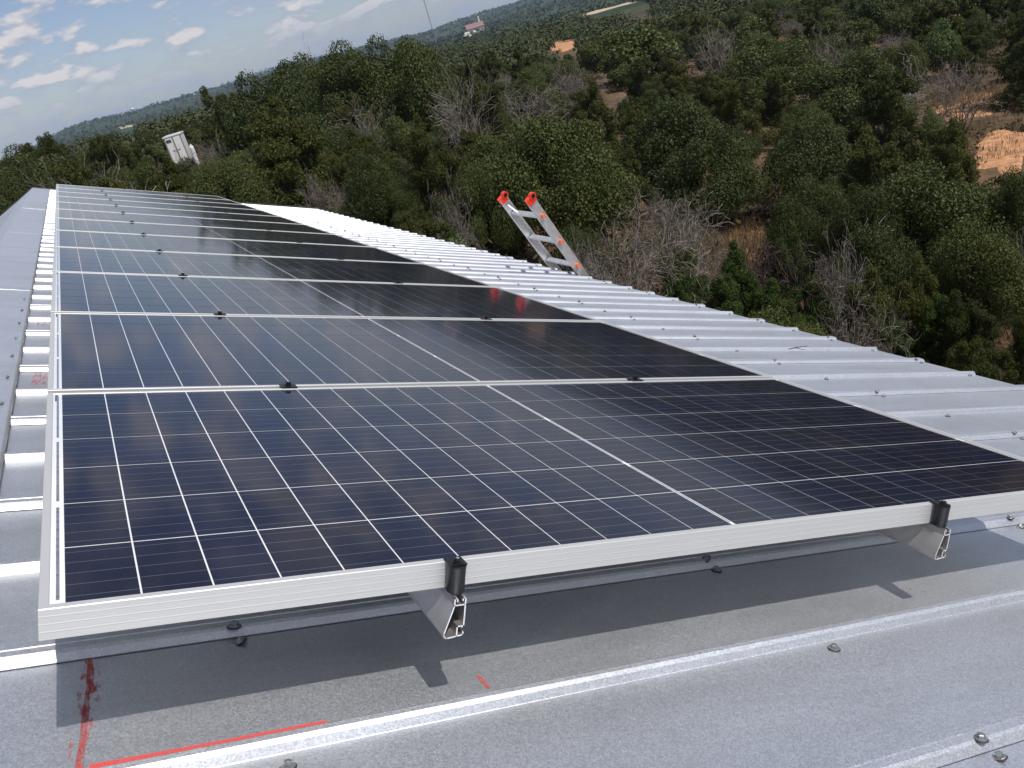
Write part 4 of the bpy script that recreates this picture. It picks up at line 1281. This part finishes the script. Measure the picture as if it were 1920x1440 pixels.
# filler brush, sorted by range; kept away from clearings and their lines of sight
def blocks_patch(x, y, hw, h, r):
    for (px, py, wx, hy, pr) in PATCHES:
        if r > pr*1.06: continue
        zt = gz(x, y)
        c = project((x, y, zt+h*0.55))
        if c is None: continue
        rp = hw*F/r; rh = h*0.55*F/r
        if abs(c[0]-px) < wx + rp*0.8 and abs(c[1]-py) < hy + rh*0.9: return True
    return False
fill_rng = np.random.default_rng(77)
tries = 0; made = {'oak': 0, 'jun': 0, 'bare': 0, 'pal': 0}
cells = {}
def near_ok(x, y, hw, slack):
    for (a, b, w2, _) in TREES:
        if (a-x)**2+(b-y)**2 < ((hw+w2)*slack)**2: return False
    return True
target = 830
while sum(made.values()) < target and tries < 30000:
    tries += 1
    u_ = fill_rng.random(); r = 9 + 165*u_**0.85
    az = math.radians(fill_rng.uniform(-9, 63))
    x, y = CX+r*math.sin(az), CY+r*math.cos(az)
    if x < 5.2 and y < 17.5: continue
    kk = fill_rng.random()
    kind = 'oak' if kk < 0.50 else 'jun' if kk < 0.90 else 'bare' if kk < 0.985 else 'pal'
    hw = fill_rng.uniform(1.2, 2.2)*(0.75 if r < 20 else 1.0) * (0.8 if kind in ('bare', 'pal') else 1)
    h = hw*fill_rng.uniform(1.5, 2.1)
    if r < 22: h = min(h, 2.4)
    if az < math.radians(16): h = min(h, 3.8)
    if not near_ok(x, y, hw, 0.50 if r > 30 else 0.55): continue
    if blocks_patch(x, y, hw, h, r): continue
    if made[kind] >= 285: continue
    c_ = project((x, y, gz(x, y)+h*0.6))
    cxp = c_[0] if c_ else -50
    if cxp < -160 or cxp > 2080: continue
    zone = ('at the very left edge' if cxp < 0 else 'behind the ridge at far left' if cxp < 260 else 'around the trailer at left' if cxp < 430 else 'in the left cluster by the skyline' if cxp < 640 else
            'between the skyline oaks and the ladder' if cxp < 860 else 'on the slope above the ladder' if cxp < 1120 else 'on the middle of the slope' if cxp < 1400 else
            'on the right hand slope' if cxp < 1700 else 'by the dirt clearing at right' if cxp < 1930 else 'at the very right edge')
    far_ = 'near ' if r < 32 else '' if r < 75 else 'distant '
    lab = far_ + {'oak': 'dark green live oak ', 'jun': 'olive green juniper ', 'bare': 'leafless grey shrub ', 'pal': 'light green shrub '}[kind] + zone
    grp = {'oak': 'live oaks filling the brushy slope', 'jun': 'junipers filling the brushy slope', 'bare': 'leafless shrubs filling the brushy slope', 'pal': 'light green shrubs on the slope'}[kind]
    plant(kind, x, y, hw, h, lab, grp, r)
    made[kind] += 1

# far woods: one mass that nobody could count
def far_woods():
    rng = np.random.default_rng(5); VS = []; FS_ = []; base = 0
    for (r0, r1, n, nq, q) in ((160, 360, 2700, 92, 0.48), (350, 900, 7500, 28, 1.0), (880, 2200, 9000, 8, 3.2), (2000, 4300, 7000, 4, 6.0)):
        r = np.sqrt(rng.uniform(r0**2, r1**2, n)); az = np.radians(rng.uniform(-12, 66, n))
        x = CX+r*np.sin(az); y = CY+r*np.cos(az)
        if r0 < 1000:
            keep = np.ones(n, bool)
            dn = np.sin(x*0.021+1.3)*np.cos(y*0.017)+0.4*np.sin(x*0.06)*np.cos(y*0.07+2)
            keep &= ~((dn > 0.82) & (r > 330))
            for i in range(n):
                for (px, py, wx, hy, pr) in PATCHES:
                    if pr < 90 or r[i] > pr*1.04: continue
                    c = project((x[i], y[i], gz(x[i], y[i])+2.5))
                    if c and abs(c[0]-px) < wx+2.0*F/r[i] and abs(c[1]-py) < hy+2.2*F/r[i]: keep[i] = False
            x, y, r = x[keep], y[keep], r[keep]
        n = len(x); z = ground(x, y)
        hw = rng.uniform(1.5, 3.0, n)*(1 if r0 < 800 else 1.6 if r0 < 1900 else 2.6); hh = hw*rng.uniform(0.8, 1.15, n)
        d = rng.normal(size=(n, nq, 3)); d /= np.linalg.norm(d, axis=2)[..., None]; d[..., 2] = np.abs(d[..., 2])*1.0
        rr = rng.uniform(0.62, 1.1, (n, nq))[..., None]
        c = np.stack([x, y, z+hh*0.55], 1)[:, None, :] + d*rr*np.stack([hw, hw, hh], 1)[:, None, :]
        c = c.reshape(-1, 3); nrm = (d + rng.normal(size=d.shape)*0.35).reshape(-1, 3); nrm /= np.linalg.norm(nrm, axis=1)[:, None]
        v, f = leaves(c, nrm, q, 1.2, rng)
        VS.append(v); FS_.append(f+base); base += len(v)
    me = np_mesh('far_woods', np.concatenate(VS), np.concatenate(FS_), M_FARWOOD)
    tag(link('far_woods', me), 'dense dark green brush covering the far slopes and ridges', 'woods', kind='stuff')
far_woods()

# low scrub between the trees
def undergrowth():
    rng = np.random.default_rng(21); n = 5200
    r = 9+150*rng.random(n)**0.75; az = np.radians(rng.uniform(-10, 62, n)); x = CX+r*np.sin(az); y = CY+r*np.cos(az)
    keep = ~((x < 4.0) & (y < 16.0)); x, y, r = x[keep], y[keep], r[keep]
    keep = np.ones(len(x), bool)
    for i in range(len(x)):
        for (px, py, wx, hy, pr) in PATCHES:
            if r[i] > pr*1.05 or r[i] < 6: continue
            c = project((x[i], y[i], gz(x[i], y[i])+0.4))
            if c and abs(c[0]-px) < wx*0.9+0.6*F/r[i] and abs(c[1]-py) < hy+0.4*F/r[i]: keep[i] = False
    x, y = x[keep], y[keep]; n = len(x); z = ground(x, y); nq = 42
    hw = rng.uniform(0.4, 1.0, n); hh = hw*rng.uniform(0.6, 1.1, n)
    d = rng.normal(size=(n, nq, 3)); d /= np.linalg.norm(d, axis=2)[..., None]; d[..., 2] = np.abs(d[..., 2])
    c = np.stack([x, y, z], 1)[:, None, :] + d*rng.uniform(0.3, 1.1, (n, nq))[..., None]*np.stack([hw, hw, hh], 1)[:, None, :]
    nrm = (d + rng.normal(size=d.shape)*0.6).reshape(-1, 3); nrm /= np.linalg.norm(nrm, axis=1)[:, None]
    v, f = leaves(c.reshape(-1, 3), nrm, 0.10, 2.2, rng, up=0.3)
    tag(link('undergrowth', np_mesh('undergrowth', v, f, M_SCRUB)), 'low brownish green scrub covering the soil between the trees', 'scrub', kind='stuff')
undergrowth()

# dry grass on the open spots
def grass():
    rng = np.random.default_rng(9); C_ = []
    spots = [(470, 352, 6.0, 2600), (600, 375, 6, 2600), (590, 318, 3.5, 1200), (1400, 470, 3.0, 1000), (1330, 440, 3, 700), (360, 275, 6, 900), (1822, 190, 4, 700), (20, 395, 5, 1200), (700, 385, 5, 1200)]
    for px, py, rad_, n in spots:
        p, r = on_ground(px, py)
        if p is None: continue
        q = rng.normal(size=(n, 2))*rad_*0.5; x = p.x+q[:, 0]; y = p.y+q[:, 1]
        ok = ~((x < 3.4) & (y < 14.6)); C_.append(np.stack([x[ok], y[ok]], 1))
    r = rng.uniform(8, 60, 14000); az = np.radians(rng.uniform(-8, 60, 14000))
    x = CX+r*np.sin(az); y = CY+r*np.cos(az); ok = ~((x < 3.4) & (y < 14.6)) & (np.sin(x*.5)+np.cos(y*.43) > -0.6)
    C_.append(np.stack([x[ok], y[ok]], 1))
    P = np.concatenate(C_); n = len(P); k = 5
    P = np.repeat(P, k, 0)+rng.normal(size=(n*k, 2))*0.10; m = len(P)
    z = ground(P[:, 0], P[:, 1]); h = rng.uniform(0.15, 0.5, m); a = rng.uniform(0, 6.28, m); w = 0.018
    base = np.stack([P[:, 0], P[:, 1], z-0.02], 1); s = np.stack([np.cos(a)*w, np.sin(a)*w, np.zeros(m)], 1)
    tip = base + np.stack([rng.normal(size=m)*0.1, rng.normal(size=m)*0.1, h], 1)
    v = np.stack([base-s, base+s, tip], 1).reshape(-1, 3); f = np.arange(m*3).reshape(m, 3)
    tag(link('dry_grass', np_mesh('dry_grass', v, f, M_GRASS)), 'dry straw coloured grass in the gaps of the brush', 'grass', kind='stuff')
grass()

# ------------------------------------------------------------------ haze
HAZE = 0.8e-4
if HAZE:
    m = bpy.data.materials.new('thin_air'); m.use_nodes = True; m.node_tree.nodes.clear()
    o_ = m.node_tree.nodes.new('ShaderNodeOutputMaterial'); v_ = m.node_tree.nodes.new('ShaderNodeVolumePrincipled')
    v_.inputs['Color'].default_value = (0.55, 0.74, 1.0, 1); v_.inputs['Density'].default_value = HAZE
    m.node_tree.links.new(v_.outputs[0], o_.inputs['Volume'])
    hb = MB(); hb.box(-9300, -9300, -95, 9300, 9300, 150)
    o = hb.build('haze', m); o['kind'] = 'stuff'
    o['label'] = 'thin bluish haze over the distant hills'
print('trees', len(TREES), made, 'tris~', sum(len(me.polygons)*2 for me in bpy.data.meshes))
